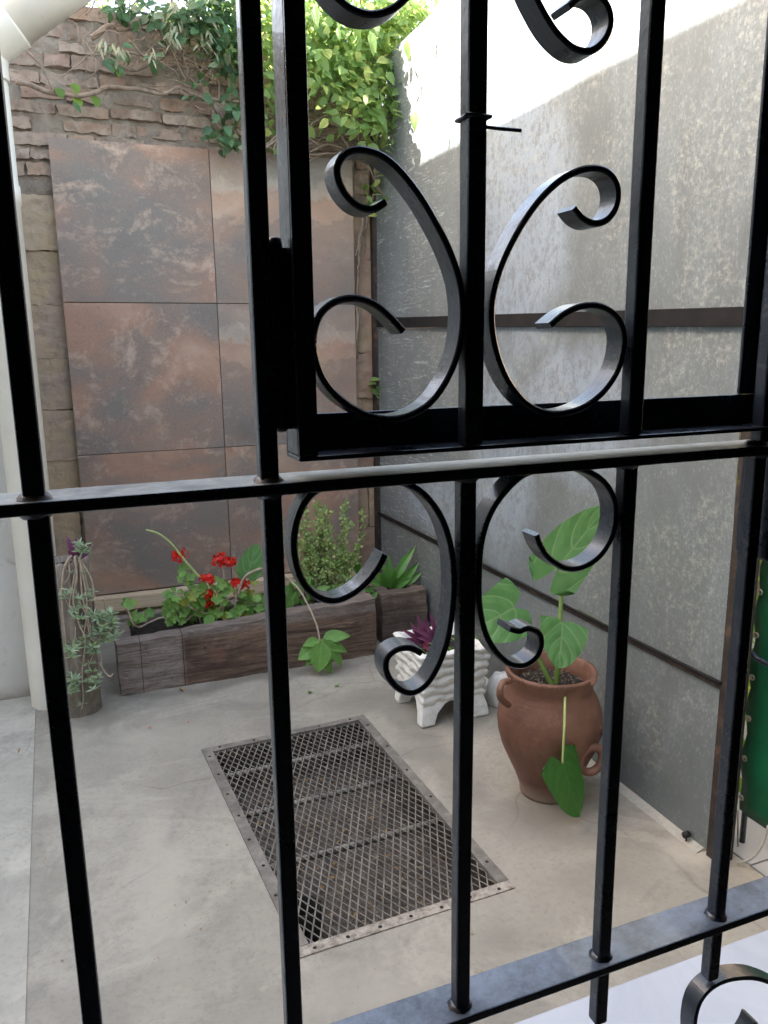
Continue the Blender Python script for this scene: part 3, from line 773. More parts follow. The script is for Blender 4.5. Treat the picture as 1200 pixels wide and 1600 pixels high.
for x in (-.445, .8805): MB().box((x, .447, .13), (x + .0245, .482, ZT + .03)).build('stile', M['gate'], gt, bevel=.0012)
# welds where bars meet the rails
for x in (-.022, .107, .240, .371, .494):
    for zz, s in ((RZ0, -1), (RZ1, 1), (BR1, 1)):
        if x in (.240, .371) and (zz == RZ1): continue
        wd = MB()
        wd.lathe([(.0001, .0030*s), (.0068, .0028*s), (.0080, .0016*s), (.0088, .0006*s), (.0094, 0)], Vector((x, G, zz + s*.0003)), 22,
                 lambda p, i, a: Vector((p.x*(1 + .22*nz((math.cos(a)*2, math.sin(a)*2, x*9 + zz), 1.3)), p.y*(1 + .22*nz((math.cos(a)*2, math.sin(a)*2, x*9 + zz + 3), 1.3)), p.z)))
        wd.build('weld', M['weld'], gt)
MB().box((.5065, .450, 1.325), (.56, .486, 1.4115)).build('lock_box', M['gate'], gt, bevel=.003)

def scroll(pix, parent, y=G, y0=.4545, y1=.4725, th=.0043, n=9, wpts=None):
    pts = [at(px, py, 1, y) for px, py in pix] if pix else [Vector(p) for p in wpts]
    sp_ = smooth_path([(p.x, p.z) for p in pts], n)
    return MB().strip([tuple(p) for p in sp_], y0, y1, th).build('scroll', M['gate'], parent)
L1 = [(598,864),(588,884),(571,906),(548,925),(520,936),(492,929),(471,907),(459,873),(457,835),(466,798),(484,771),(512,756),(545,750),(582,747),(618,751),(648,763),(672,786),(690,818),(701,858),(705,905),(702,955),(694,1000),(680,1038),(662,1066),(639,1079),(616,1070),(601,1048),(601,1026),(616,1012),(636,1009),(654,1017)]
L2 = [(833,833),(840,852),(855,872),(880,886),(905,884),(930,868),(948,842),(956,812),(954,780),(940,754),(916,737),(885,729),(850,731),(815,740),(786,765),(762,800),(748,845),(744,895),(745,945),(754,986),(770,1015),(792,1034),(815,1036),(834,1022),(841,1002),(836,985),(820,979),(806,983),(791,979)]
U1 = [(597,318),(578,329),(556,325),(536,307),(524,283),(523,262),(535,243),(558,237),(590,246),(618,268),(648,305),(674,348),(697,395),(713,445),(717,495),(711,545),(694,590),(668,627),(635,648),(600,654),(565,646),(530,625),(503,595),(489,560),(486,525),(496,492),(520,472),(550,467),(578,475),(602,493),(625,518)]
U2 = [(889,326),(903,343),(922,351),(941,345),(955,325),(958,300),(950,279),(932,267),(905,267),(873,281),(842,308),(815,343),(792,383),(774,425),(763,470),(763,515),(772,558),(789,597),(813,627),(842,643),(872,645),(905,635),(935,612),(957,580),(967,545),(966,515),(953,492),(930,479),(902,479),(876,490),(852,509)]
T1 = [(470,-110),(480,-70),(498,-30),(518,-2),(545,20),(576,28),(606,20),(632,-2),(650,-40),(655,-80)]
T2 = [(760,-150),(790,-90),(812,-40),(832,5),(858,50),(888,79),(915,84),(936,68),(946,42),(942,16),(926,-2),(904,-4),(880,16)]
scroll(L1, gt); scroll(L2, gt)
# lower door section: the same scrolls again under the bottom rail
B1 = [(1176,1592),(1168,1610),(1140,1650),(1100,1655),(1082,1625),(1081,1590),(1090,1558),(1112,1535),(1145,1524),(1185,1526),(1230,1550),(1255,1600),(1262,1660)]
scroll(B1, gt, n=8)
# opening wicket in the upper half
wk = thing('wicket', None, None); wk.parent = gt
mf = MB()
zb, zt_ = 1.4315, 2.10; xl, xr = .1245, .508
mf.box((xl, .4505, zb), (xr, .478, zb + .003)); mf.box((xl, .4782, zb), (xr, .4812, zb + .026))
mf.box((xl, .4505, zb + .0032), (xl + .0118, .4535, zt_)); mf.box((xl, .4537, zb + .0032), (xl + .003, .478, zt_))
mf.box((xr - .003, .4505, zb + .0032), (xr, .478, zt_)); mf.box((xr - .017, .4782, zb + .0262), (xr, .4812, zt_))
mf.box((xl, .4505, zt_ + .0002), (xr, .4812, zt_ + .0035))
mf.build('frame', M['gate'], wk, bevel=.0008)
b3 = sqbar(.2425, zb + .0034, zt_, .4520, .0128, wk); sqbar(.371, zb + .0034, zt_, .4520, .0120, wk)
for s_ in (U1, U2, T1, T2): scroll(s_, wk, y0=.4535)
hg = MB(); hx = .1180
hg.lathe([(.0001, 1.448), (.0035, 1.449), (.0045, 1.452), (.0045, 1.503), (.0040, 1.504), (.0045, 1.505), (.0045, 1.556), (.004, 1.560), (.0001, 1.561)], (hx, .466, 0), 20)
hg.box((hx, .4650, 1.450), (xl + .0014, .4680, 1.555)); hg.build('hinge', M['gate'], wk)
tw = MB(); zc = at(740, 180, 1, .452).z
for k in range(1):
    zz = zc; q = .0077
    tw.tube([(.2425-q, .451, zz), (.2425+q, .451, zz), (.2425+q, .4665, zz), (.2425-q, .4665, zz), (.2425-q, .451, zz)], .0012, 6)
tw.tube([at(755, 198, 1, .455), at(780, 201, 1, .452), at(815, 204, 1, .446)], .0011, 6); tw.build('wire_tie', M['gate'], wk)

# ------------------------------------------------------------------ wooden planters
wp = thing('sleeper_planter', 'long low planter box of dark weathered sleepers with a worn pale left end', 'planter')
def worn(p):
    q = p.copy(); x = p.x
    t = max(0, 1 - max(0, x - .10) / .34); 
    if p.z < .05: q.z += .020 * t * (0.4 + nz(p, 14))
    q.z += (x - .1) * .045 * (1 if p.z > .15 else 0)
    if .115 < p.z < .135 and x < .38: q.y += .008
    return q
MB().roughbox((.098, 3.415, .0), (1.30, 3.50, .236), .014, .007, 10, 3, warp=worn).build('front_board', M['sleeper'], wp)
MB().roughbox((.10, 3.50, .0), (.165, 3.72, .228), .02, .006, 10, 6).build('end_board', M['sleeper'], wp)
MB().roughbox((1.235, 3.50, .0), (1.298, 3.72, .280), .02, .006, 10, 9).build('end_board', M['sleeper'], wp)
MB().roughbox((.10, 3.72, .0), (1.30, 3.79, .250), .03, .006, 10, 12).build('back_board', M['sleeper'], wp)
MB().roughbox((.16, 3.49, .10), (1.24, 3.73, .215), .03, .02, 12, 15).build('soil', M['soil'], wp)
hb_ = MB(); p = at(320, 1012, 1, 3.409); hb_.tube([p + Vector((0, -.0015, 0)), p + Vector((0, .01, 0))], .0035, 10); hb_.build('nail_hole', M['blacktip'], wp)
w2 = thing('wood_block_planter', 'short cracked wooden block planter in the far corner beside the metal sheet', 'planter')
MB().roughbox((1.378, 3.53, 0), (1.625, 3.60, .262), .014, .009, 9, 33).build('front_board', M['sleeper2'], w2)
MB().roughbox((1.378, 3.60, 0), (1.44, 3.84, .262), .02, .008, 9, 36).build('end_board', M['sleeper2'], w2)
MB().roughbox((1.575, 3.60, 0), (1.628, 3.84, .250), .02, .008, 9, 39).build('end_board', M['sleeper2'], w2)
MB().roughbox((1.378, 3.84, 0), (1.628, 3.90, .262), .02, .008, 9, 42).build('back_board', M['sleeper2'], w2)
MB().roughbox((1.43, 3.59, .1), (1.58, 3.85, .235), .02, .015, 12, 45).build('soil', M['soil'], w2)

# ------------------------------------------------------------------ log planter with succulents
lg = thing('log_planter', 'hollow upright log planter overgrown with trailing stems, in front of the downpipe', 'planter')
LC = Vector((-.068, 3.355, 0)); LR = .084
def lmod(p, i, a):
    k = 1 + .035*nz((math.cos(a)*2, math.sin(a)*2, p.z*3), 1.2) + .03*nz((math.cos(a)*6, math.sin(a)*6, p.z), 1.5)
    z = p.z
    if p.z > .6: z += .012*nz((math.cos(a)*3, math.sin(a)*3, 7), 1.3)
    if i == 17 or i == 18: z -= .0
    return Vector((p.x*k, p.y*k, z))
prof = [(LR*1.02, 0)] + [(LR, .64*i/15) for i in range(1, 16)] + [(LR*.97, .655), (LR*.78, .655), (LR*.74, .60)]
MB().lathe(prof, LC, 56, lmod).build('trunk', M['log'], lg)
MB().lathe([(LR*.80, .625), (LR*.4, .640), (.0001, .645)], LC, 24, lambda p, i, a: p + Vector((0, 0, .01*nz(p, 40)))).build('soil', M['soil'], lg)

def tuft(mb_, c, n, L, up=.3, w_=.16, spread=1.0):
    for _ in range(n):
        a = random.random()*6.283; e = random.uniform(-.3, 1.2)
        d = Vector((math.cos(a)*spread, math.sin(a)*spread*.8 - .25, e*.8 + up - .2)).normalized(); l = L*random.uniform(.6, 1.2)
        mb_.leaf(c, c + d*l, (random.uniform(-.5,.5), -1, random.uniform(0, 1)), l*w_, 'lance', 1, 3, fold=.2, curl=.1)
su = thing('trailing_succulent', 'blue green feathery succulent trailing on bare stems down the log planter', 'plant')
ss = MB(); sf = MB()
YL = 3.26
stems = [[(118,868),(122,905),(116,935),(122,975),(132,1000),(128,1050),(132,1090),(126,1108)], [(122,872),(130,900),(136,940),(140,990),(155,1010),(158,1030),(160,1040)],
         [(112,868),(98,890),(96,940),(100,990),(104,1010)], [(128,875),(138,920),(150,945),(158,980),(150,1015),(140,1040)], [(116,870),(120,900),(118,925),(140,975),(140,1010)],
         [(105,870),(110,900),(96,920),(108,950),(118,985),(112,1020)], [(124,870),(128,930),(134,960),(130,1005)], [(140,940),(160,935),(166,955)],
         [(156,1035),(162,1050),(172,1057),(178,1052)], [(120,880),(112,915),(108,950),(120,970)], [(126,875),(142,905),(146,935)]]
for s_ in stems:
    pts = [at(x + random.uniform(-2, 2), y, 1, YL + random.uniform(-.015, .01)) for x, y in s_]; sp_ = smooth_path(pts, 5)
    ss.tube(sp_, random.uniform(.0035, .0055), 6, r2=.0022)
    for k in range(0, len(sp_), 4):
        if random.random() < .3: tuft(sf, sp_[k], 6, .03)
ss.build('stem', M['palestem'], su)
for x, y, n, L in [(158,800,40,.05),(132,855,22,.04),(100,928,20,.035),(150,965,40,.05),(165,975,60,.055),(168,960,50,.055),(160,990,50,.05),(174,985,40,.045),(122,960,30,.045),(118,1010,45,.05),(138,1005,40,.05),(145,1015,40,.045),(110,1020,35,.04),
                   (118,1055,40,.05),(112,1070,40,.05),(148,1058,45,.045),(150,1070,30,.04),(108,1075,30,.04),(90,930,20,.035),(132,1000,25,.04),(126,940,25,.04),(170,1005,25,.04)]:
    if y < 830: x, y = 134, 862
    for q in range(4):
        tuft(sf, at(x + random.uniform(-9, 9), y + random.uniform(-9, 9), 1, YL - .01 + random.uniform(-.03, .03)), n//3, L*.75, w_=.2)
sf.build('foliage', M['succ'], su)
pp = thing('purple_plant', 'purple leaved plant sprouting from the top of the log planter', 'plant')
pl = MB(); c0 = at(118, 872, 1, 3.30)
for x, y in [(104,838),(118,842),(133,856),(142,850),(108,862),(128,868),(112,872),(136,866)]:
    pl.leaf(c0, at(x, y, 1, 3.26 + random.uniform(-.03, .03)), (0, -1, .4), .028, 'lance', 1, 6, fold=.35, curl=.12)
pl.build('foliage', M['purple'], pp)

# ------------------------------------------------------------------ flowers in the long planter
YP = 3.60
def heads(root, pts, y=3.53, r=.040):
    for x, y_, k in pts:
        hm = MB(); c = at(x, y_, 1, y)
        for i in range(int(46*k)):
            a = random.random()*6.283; b = random.uniform(-.5, 1.2); d = Vector((math.cos(a)*math.cos(b), math.sin(a)*math.cos(b)*.8 - .2, math.sin(b)*.75)).normalized()
            p = c + d*r*k*random.uniform(.35, 1.0); u = Vector((random.uniform(-1,1), random.uniform(-1,1), random.uniform(-1,1)))
            t = (u - d*u.dot(d)).normalized()
            hm.leaf(p, p + (t + d*.3)*.022, d, .019, 'round', 1, 4, fold=.2, curl=.1)
        hm.build('flower_head', M['petal'], root)
ge = thing('geranium', 'red flowering geranium with scalloped leaves on curving stems in the long planter', 'flower')
heads(ge, [(282,870,.9),(345,877,1.0),(357,879,.7),(323,906,.75),(325,930,.7),(370,912,.6),(383,914,.5),(328,945,.35)])
gs = MB(); gf = MB()
for s_ in [[(318,985),(300,930),(290,905),(284,875)],[(335,985),(345,940),(350,905),(347,882)],[(205,965),(215,980),(235,972),(255,965),(268,978)],[(268,950),(285,972),(305,960),(335,962),(350,940)],[(290,940),(300,950),(320,958),(345,965)],
           [(345,965),(355,935),(380,940),(388,960),(380,975)],[(192,940),(200,955),(208,975),(216,980)],[(325,990),(322,950),(322,910)],[(360,985),(368,940),(370,915)],[(390,950),(393,930),(385,916)]]:
    gs.tube(smooth_path([at(x, y, 1, 3.53 + random.uniform(-.03, .05)) for x, y in s_], 6), .0055, 7, r2=.003)
gs.build('stem', M['palestem'], ge)
def scal(mb_, c, nrm, r):
    # a round scalloped geranium leaf
    nrm = Vector(nrm).normalized(); t = nrm.orthogonal().normalized(); b = nrm.cross(t); rot = random.random()*6.28
    vs = [c]; uv = [(0, .5)]; n = 20
    for k in range(n):
        a = rot + (k/(n-1))*5.7; rr = r*(.86 + .14*math.cos(k*1.5)); vs.append(c + (t*math.cos(a) + b*math.sin(a))*rr + nrm*(.25*r + .07*r*math.sin(k*2.2))); uv.append((.9*math.cos(k), .5))
    mb_.add(vs, [(0, k, k+1) for k in range(1, n)], uv, True)
for (x0, x1, y0, y1, n) in [(262,330,920,975,46),(290,400,905,965,60),(330,410,930,985,50),(278,300,888,915,9),(380,445,930,985,30),(190,215,935,950,4),(205,235,955,975,6),(255,275,940,975,8)]:
    for _ in range(n):
        scal(gf, at(random.uniform(x0, x1), random.uniform(y0, y1), 1, 3.58 + random.uniform(-.09, .10)), (random.uniform(-.7,.7), random.uniform(-1.2,-.2), random.uniform(.1, 1)), random.uniform(.016, .032))
gf.build('foliage', M['geran'], ge)
bs = MB(); bs.tube(smooth_path([at(*p, 1, 3.5) for p in [(228,828),(248,834),(268,850),(290,877),(312,902)]], 7), .004, 7, r2=.0055)
tag(bs.build('bare_flower_stalk', M['palegreenstem']), 'long bare yellow green stalk arching up to the left above the geranium', 'stalk')

hl = thing('trailing_vine', 'trailing plant with broad green leaves spilling over the long planter onto the floor', 'plant')
mb = MB(); mb.tube(smooth_path([at(452,905,1,3.5), at(470,925,1,3.45), at(488,960,1,3.38), at(497,985,1,3.35), at(500,1010,1,3.33)], 7), .0045, 7)
mb.tube(smooth_path([at(372,930,1,3.52), at(380,905,1,3.5), at(395,893,1,3.48), at(420,888,1,3.5), at(450,905,1,3.5)], 6), .006, 7)
mb.build('stem', M['palestem'], hl)
for (b, t, wd_, y) in [((500,1005),(466,1030),.085,3.33),((503,1003),(497,1052),.10,3.28),((505,995),(548,992),.06,3.33),((506,1000),(538,1040),.07,3.30),((498,1000),(475,1008),.05,3.34),((500,1012),(520,1055),.06,3.30),((500,1000),(545,1018),.06,3.32),((498,1015),(478,1040),.05,3.33)]:
    mb = MB(); n_ = (random.uniform(-.3,.3), -1, random.uniform(.6, 1.1)); mb.leaf(at(*b, 1, y), at(*t, 1, y - .03), n_, wd_, 'ovate', 3, 10, fold=.25, curl=.12, wav=.04); mb.build('leaf', M['pothos'], hl)
for (b, t, wd_, y, k) in [((388,893),(402,850),.125,3.50,'heart'),((470,950),(450,985),.07,3.50,'ovate'),((355,965),(385,948),.05,3.52,'ovate'),((440,960),(462,925),.06,3.55,'ovate'),((475,955),(500,960),.06,3.5,'ovate'),((330,960),(322,985),.05,3.5,'ovate')]:
    mb = MB(); mb.leaf(at(*b, 1, y), at(*t, 1, y - .02), (.1, -1, .5), wd_, k, 4, 12, fold=.15, curl=.06, wav=.03); mb.build('leaf', M['taro'] if k == 'heart' else M['pothos'], hl)

jb = thing('jade_bush', 'upright small leaved jade bush at the right end of the long planter', 'bush')
js = MB(); jf = MB()
for i in range(30):
    bx = random.uniform(470, 545); tx = bx + random.uniform(-40, 30); ty = random.choice([805, 825, 845, 860, 870, 790]) + random.uniform(-12, 12)
    if i < 8: tx, ty = [(540,785),(566,800),(515,800),(480,835),(455,845),(462,812),(548,820),(500,815)][i]
    y0_ = 3.60 + random.uniform(-.08, .10)
    pts = smooth_path([at(bx, 940, 1, y0_), at((bx*.6+tx*.4) + random.uniform(-10,10), 900, 1, y0_), at((bx+tx*2)/3 + random.uniform(-8,8), (900+ty)/2, 1, y0_ + random.uniform(-.04,.04)), at(tx, ty, 1, y0_)], 8)
    js.tube(pts, .0035, 5, r2=.0012)
    for k in range(4, len(pts)):
        for q in range(5):
            p = pts[k] + Vector((random.uniform(-1,1), random.uniform(-1,1), random.uniform(-1,1)))*.013; a = random.random()*6.28
            d = Vector((math.cos(a), math.sin(a)*.7, random.uniform(0, .9))).normalized()
            jf.leaf(p, p + d*random.uniform(.012, .019), (random.uniform(-.5,.5), -1, .5), .011, 'round', 1, 3, fold=.1, curl=0)
js.build('stem', M['vinestem'], jb); jf.build('foliage', M['jade'], jb)

sp2 = thing('low_foliage_plant', 'low mixed green plant filling the long planter in front of the jade bush', 'plant')
mb = MB()
for _ in range(80):
    b = at(random.uniform(420, 585), random.uniform(915, 948), 1, 3.56 + random.uniform(-.05, .10)); a = random.uniform(-1.4, 1.4); l = random.uniform(.03, .07)
    mb.leaf(b, b + Vector((math.sin(a), -.3, abs(math.cos(a))))*l, (0, -1, .5), l*.5, 'ovate', 1, 5, fold=.3)
mb.build('foliage', M['pothos'], sp2)
bl_ = thing('broad_leaf_plant', 'glossy strap leaved plant growing in the wooden block planter in the corner', 'plant')
for (b, t, wd_) in [((610,915),(648,852),.055),((615,918),(655,882),.06),((608,918),(600,880),.05),((606,918),(575,905),.045),((612,920),(640,905),.05),((604,915),(582,890),.045),((618,918),(632,870),.05),((610,922),(620,895),.055),
                    ((600,920),(598,898),.05),((622,920),(658,895),.05),((600,922),(570,920),.04),((612,915),(608,870),.04),((560,900),(548,862),.04),((556,905),(566,878),.04),((550,905),(535,885),.03)]:
    mb = MB(); mb.leaf(at(*b, 1, 3.70), at(*t, 1, 3.64 + random.uniform(-.05,.08)), (random.uniform(-.5,.5), -1, .6), wd_, 'lance', 2, 8, fold=.5, curl=.18); mb.build('leaf', M['strap'], bl_)

# ------------------------------------------------------------------ white ridged planter
wt = thing('white_planter', 'square whitewashed cement planter with wavy ridges on four feet', 'planter')
X0, X1, Y0_, Y1_ = 1.185, 1.490, 2.625, 2.915; ZB, ZR = .085, .298
mb = MB(); nu_, nz_ = 28, 30
def ringpt(t, z, inset):
    # t 0..4 around the square
    s = int(t) % 4; f = t - int(t); x0, x1, y0, y1 = X0 + inset, X1 - inset, Y0_ + inset, Y1_ - inset
    r = .0
    c = [(x0, y0), (x1, y0), (x1, y1), (x0, y1)]; a = Vector(c[s]); b = Vector(c[(s+1) % 4]); p = a.lerp(b, f)
    nrm = [Vector((0,-1)), Vector((1,0)), Vector((0,1)), Vector((-1,0))][s]
    return p, nrm
vs = []; NT = 4*nu_
for j in range(nz_ + 1):
    z = ZB + (ZR - ZB)*j/nz_
    for k in range(NT):
        t = k/nu_
        edge = abs((t % 1) - .5)*2
        wob = .006*math.sin(t*13 + j*.3)
        inset = .018*(1 - (z - ZB)/(ZR - ZB)) + .009*max(0, math.cos((z + wob - ZB)/(ZR - ZB)*2*math.pi*5.5))**1.0 - .004
        p, n_ = ringpt(t, z, inset)
        q = Vector((p.x, p.y, z)); q += Vector((nz(q, 35), nz(q, 35, 9), nz(q, 35, 5)))*.006
        q.z += .006*nz((q.x*9, q.y*9, z*3), 1.2)
        vs.append(q)
fs = [(j*NT + k, j*NT + (k+1) % NT, (j+1)*NT + (k+1) % NT, (j+1)*NT + k) for j in range(nz_) for k in range(NT)]
mb.add(vs, fs, None, True)
top = vs[-NT:]; inn = []; inl = []
cx_, cy_ = (X0+X1)/2, (Y0_+Y1_)/2
for q in top:
    inn.append(Vector((cx_ + (q.x - cx_)*.80, cy_ + (q.y - cy_)*.80, q.z + .003))); inl.append(Vector((cx_ + (q.x - cx_)*.76, cy_ + (q.y - cy_)*.76, .235)))
mid = [Vector((cx_ + (q.x - cx_)*.95, cy_ + (q.y - cy_)*.95, q.z + .008)) for q in top]
mb.add(top + mid + inn + inl, [(a_*NT + k, a_*NT + (k+1) % NT, (a_+1)*NT + (k+1) % NT, (a_+1)*NT + k) for a_ in range(3) for k in range(NT)], None, True)
mb.add(vs[:NT], [tuple(range(NT))[::-1]])
mb.build('body', M['white'], wt)
for (fx, fy, sx, sy) in ((X0, Y0_, 1, 1), (X1, Y0_, -1, 1), (X1, Y1_, -1, -1), (X0, Y1_, 1, -1)):
    f_ = MB(); ft = []
    for (zz, o, s) in ((.0, .004, .060), (.012, .000, .062), (.05, .006, .072), (.080, .014, .098), (.10, .018, .125)):
        ft.append([(fx + sx*o, fy + sy*o, zz), (fx + sx*(o + s), fy + sy*o, zz), (fx + sx*(o + s), fy + sy*(o + s*.75), zz), (fx + sx*o, fy + sy*(o + s*.75), zz)])
    vv = [p for r_ in ft for p in r_]; ff = [(i*4+k, i*4+(k+1) % 4, (i+1)*4+(k+1) % 4, (i+1)*4+k) for i in range(4) for k in range(4)] + [(3,2,1,0)]
    if sx*sy < 0: ff = [q[::-1] for q in ff]
    vv = [Vector(p) + Vector((nz(p, 30), nz(p, 31), 0))*.006 for p in vv]
    f_.add(vv, ff); f_.build('foot', M['white'], wt, bevel=.006)
MB().roughbox((X0 + .03, Y0_ + .03, .20), (X1 - .03, Y1_ - .03, .262), .015, .010, 20, 4).build('soil', M['soil'], wt)
pq = thing('purple_rosette', 'dark purple spiky plant growing in the white planter', 'plant')
mb = MB(); mp = MB()
for cpx, cpy, yy in ((660, 1005, 2.80), (682, 1003, 2.76)):
    c0 = at(cpx, cpy, 1, yy)
    for dx, dy_ in [(-28,-22),(-18,-32),(-4,-44),(8,-40),(20,-22),(24,-8),(-26,-8),(4,26),(10,-30),(-10,-20),(14,14)]:
        (mp if (dx, dy_) in ((24,-8),(14,14)) else mb).leaf(c0, at(cpx + dx + random.uniform(-3,3), cpy + dy_, 1, yy - random.uniform(.0, .07)), (0, -1, .7), .026, 'lance', 1, 7, fold=.45, curl=.15)
mb.build('foliage', M['purple'], pq); mp.build('young_leaf', M['pink'], pq)
mb = MB()
for _ in range(60):
    p = Vector((random.uniform(X0 + .05, X1 - .04), random.uniform(Y0_ + .04, Y1_ - .04), .262)); a = random.random()*6.28
    mb.leaf(p, p + Vector((math.cos(a)*.03, math.sin(a)*.03, random.uniform(.0, .03))), (0, 0, 1), .016, 'ovate', 1, 4)
tag(mb.build('small_seedlings', M['geran']), 'small green seedlings on the soil of the white planter', 'plant', kind='stuff')
# pale stone between the planter and the pot
stn = MB().lathe([(.0001, .13), (.03, .125), (.055, .09), (.062, .04), (.055, .0)], at(778, 1103, 2, 0) + Vector((.03, .03, 0)), 20, lambda p, i, a: p*(1 + .12*nz((math.cos(a), math.sin(a), p.z*9), 1.5)))
tag(stn.build('pale_stone', M['white']), 'pale rounded stone half hidden behind the terracotta pot', 'stone')

# ------------------------------------------------------------------ terracotta pot
PC = Vector((1.402, 2.065, 0))
pt = thing('terracotta_pot', 'big brown terracotta jar with ring handles and a chipped rim', 'pot')
prof = [(.0001, .006), (.082, .004), (.090, .0), (.092, .012), (.093, .028), (.110, .075), (.135, .13), (.157, .18), (.170, .23), (.1735, .27), (.170, .305), (.161, .335), (.149, .36), (.141, .376), (.1375, .386), (.138, .398), (.142, .416), (.147, .432), (.149, .441), (.146, .447), (.138, .447), (.132, .438), (.122, .415), (.116, .395), (.116, .34), (.12, .30)]
def pmod(p, i, a):
    q = p.copy()
    if 17 <= i <= 19: 
        k = 1 + .013*math.cos(a*58); q.x *= k; q.y *= k
    k = 1 + .008*nz((math.cos(a), math.sin(a), p.z*4), 1.5); q.x *= k; q.y *= k
    if 15 <= i <= 23:
        # broken bite out of the rim on the right
        d = abs((a - R(-52) + math.pi) % (2*math.pi) - math.pi)
        if d < R(15):
            dep = .024*min(1, (R(15) - d)/R(3)) + .004*nz((a*9, 0, 0), 2); lim = .447 - dep
            if q.z > lim: q.z = lim + (q.z - lim)*.05
    q.z += .003*nz((math.cos(a), math.sin(a), 0), 1.4) if i > 12 else 0
    return q
MB().lathe(prof, PC, 192, pmod).build('jar', M['terra'], pt)
MB().lathe([(.1165, .388), (.09, .396), (.06, .392), (.03, .398), (.0001, .396)], PC, 60, lambda p, i, a: p + Vector((0, 0, .010*nz(p, 45) + .006*nz(p, 110)))).build('soil', M['soil'], pt)
ch = MB()
for _ in range(260):
    a = random.random()*6.28; r_ = .11*math.sqrt(random.random()); p = PC + Vector((r_*math.cos(a), r_*math.sin(a), .400)); s_ = random.uniform(.004, .009); b = random.random()*6.28
    ch.leaf(p, p + Vector((math.cos(b), math.sin(b), random.uniform(-.2, .6)))*s_*1.5, (random.uniform(-1,1), random.uniform(-1,1), 1), s_, 'round', 1, 2)
ch.build('bark_chips', M['pit'], pt)
# right handle: a thick rope of clay arching out of the shoulder and closing in a ring
ha = [at(902,1150,1,1.975), at(914,1138,1,1.945), at(930,1134,1,1.935), at(944,1143,1,1.94), at(950,1158,1,1.95), at(946,1176,1,1.955)]
MB().tube(smooth_path(ha, 8), .0135, 14).build('handle', M['terra'], pt)
rc = at(924,1187,1,1.905); ru = Vector((.93, -.30, .05)).normalized(); rv = Vector((.12, .0, 1)).normalized()
MB().tube([rc + ru*(.036*math.cos(a)) + rv*(.043*math.sin(a)) for a in [k*math.pi/16 for k in range(33)]], .0135, 14, cap=False).build('handle_ring', M['terra'], pt)
hb2 = [at(796,1064,1,2.03), at(786,1067,1,2.0), at(781,1079,1,1.99), at(783,1092,1,2.0), at(794,1101,1,2.03)]
MB().tube(smooth_path(hb2, 8), .011, 12).build('handle', M['terra'], pt)

ta = thing('heart_leaf_plant', 'tall plant with large heart shaped green leaves growing in the terracotta pot', 'plant')
def stem(pts, r_, r2, mat='greenstem'):
    return MB().tube(smooth_path(pts, 8), r_, 8, r2=r2).build('stem', M[mat], ta)
r0 = PC + Vector((.01, -.02, .39))
stem([r0, at(872,1040,1,2.045), at(873,1000,1,2.06), at(876,950,1,2.08), at(877,905,1,2.10), at(872,886,1,2.09)], .0105, .005)
stem([r0 + Vector((-.01, .0, 0)), at(858,1062,1,2.05), at(842,1030,1,2.08), at(828,1000,1,2.10), at(815,970,1,2.10), at(806,955,1,2.09)], .0095, .005)
stem([at(873,1010,1,2.05), at(876,990,1,2.03), at(879,973,1,2.00)], .006, .004)
stem([at(885,1082,2,.40), at(884,1075,1,1.985), at(883,1090,1,1.93), at(882,1130,1,1.885), at(880,1170,1,1.865), at(879,1192,1,1.862)], .005, .0035, 'palegreenstem')
def bleaf(base, tip, nrm, wd_, mat, **k):
    mb = MB(); mb.leaf(base, tip, nrm, wd_, 'heart', 10, 28, **k); return mb.build('leaf', M[mat], ta)
bleaf(at(872,886,1,2.09), at(946,794,1,2.06), (-.15, -1, .2), .205, 'taro', lobe=.34, fold=.06, curl=.03, wav=.05, uo=1)
bleaf(at(803,950,1,2.09), at(737,986,1,2.04), (.10, -.9, .4), .20, 'taro', fold=.10, curl=.08, wav=.05, uo=3, lobe=.26)
bleaf(at(879,972,1,2.00), at(875,1044,1,1.93), (.05, -1, .45), .185, 'taro', fold=.12, curl=.06, wav=.05, uo=5, lobe=.05)
bleaf(at(879,1194,1,1.862), at(910,1278,1,1.84), (.15, -1, .3), .155, 'tarodark', fold=-.12, lobe=.22, curl=.05, wav=.03, uo=2)

# ------------------------------------------------------------------ climbing vines on the back wall
def vine_stems(mb_, lst, y, r_):
    for s_ in lst:
        pts = smooth_path([at(x + random.uniform(-2,2), yy + random.uniform(-2,2), 1, y + random.uniform(-.03, .02)) for x, yy in s_], 6)
        pts = [p + Vector((nz(p, 14), nz(p, 14, 5)*.6, nz(p, 14, 9)))*.012 for p in pts]
        k = random.uniform(.7, 1.3)*r_
        mb_.tube(pts, k, 7, r2=k*.6)
v1 = thing('woody_vine', 'woody creeper with tangled bare stems across the upper brick wall left of the gate', 'vine')
sm1 = MB()
vine_stems(sm1, [[(25,128),(60,138),(100,145),(130,150),(165,138),(200,140),(245,144),(280,137),(300,148),(325,155),(375,160)],
                 [(385,215),(360,200),(340,175),(325,150),(300,125),(280,98),(262,80)], [(262,80),(240,98),(210,108),(185,104),(165,98)], [(180,45),(205,42),(235,38),(250,50),(262,78)],
                 [(300,-10),(310,30),(318,60),(312,85),(330,95)], [(340,-10),(335,40),(345,80),(330,110),(320,118)], [(140,60),(170,42),(200,38)], [(350,210),(335,185),(328,165)]], 4.20, .0125)
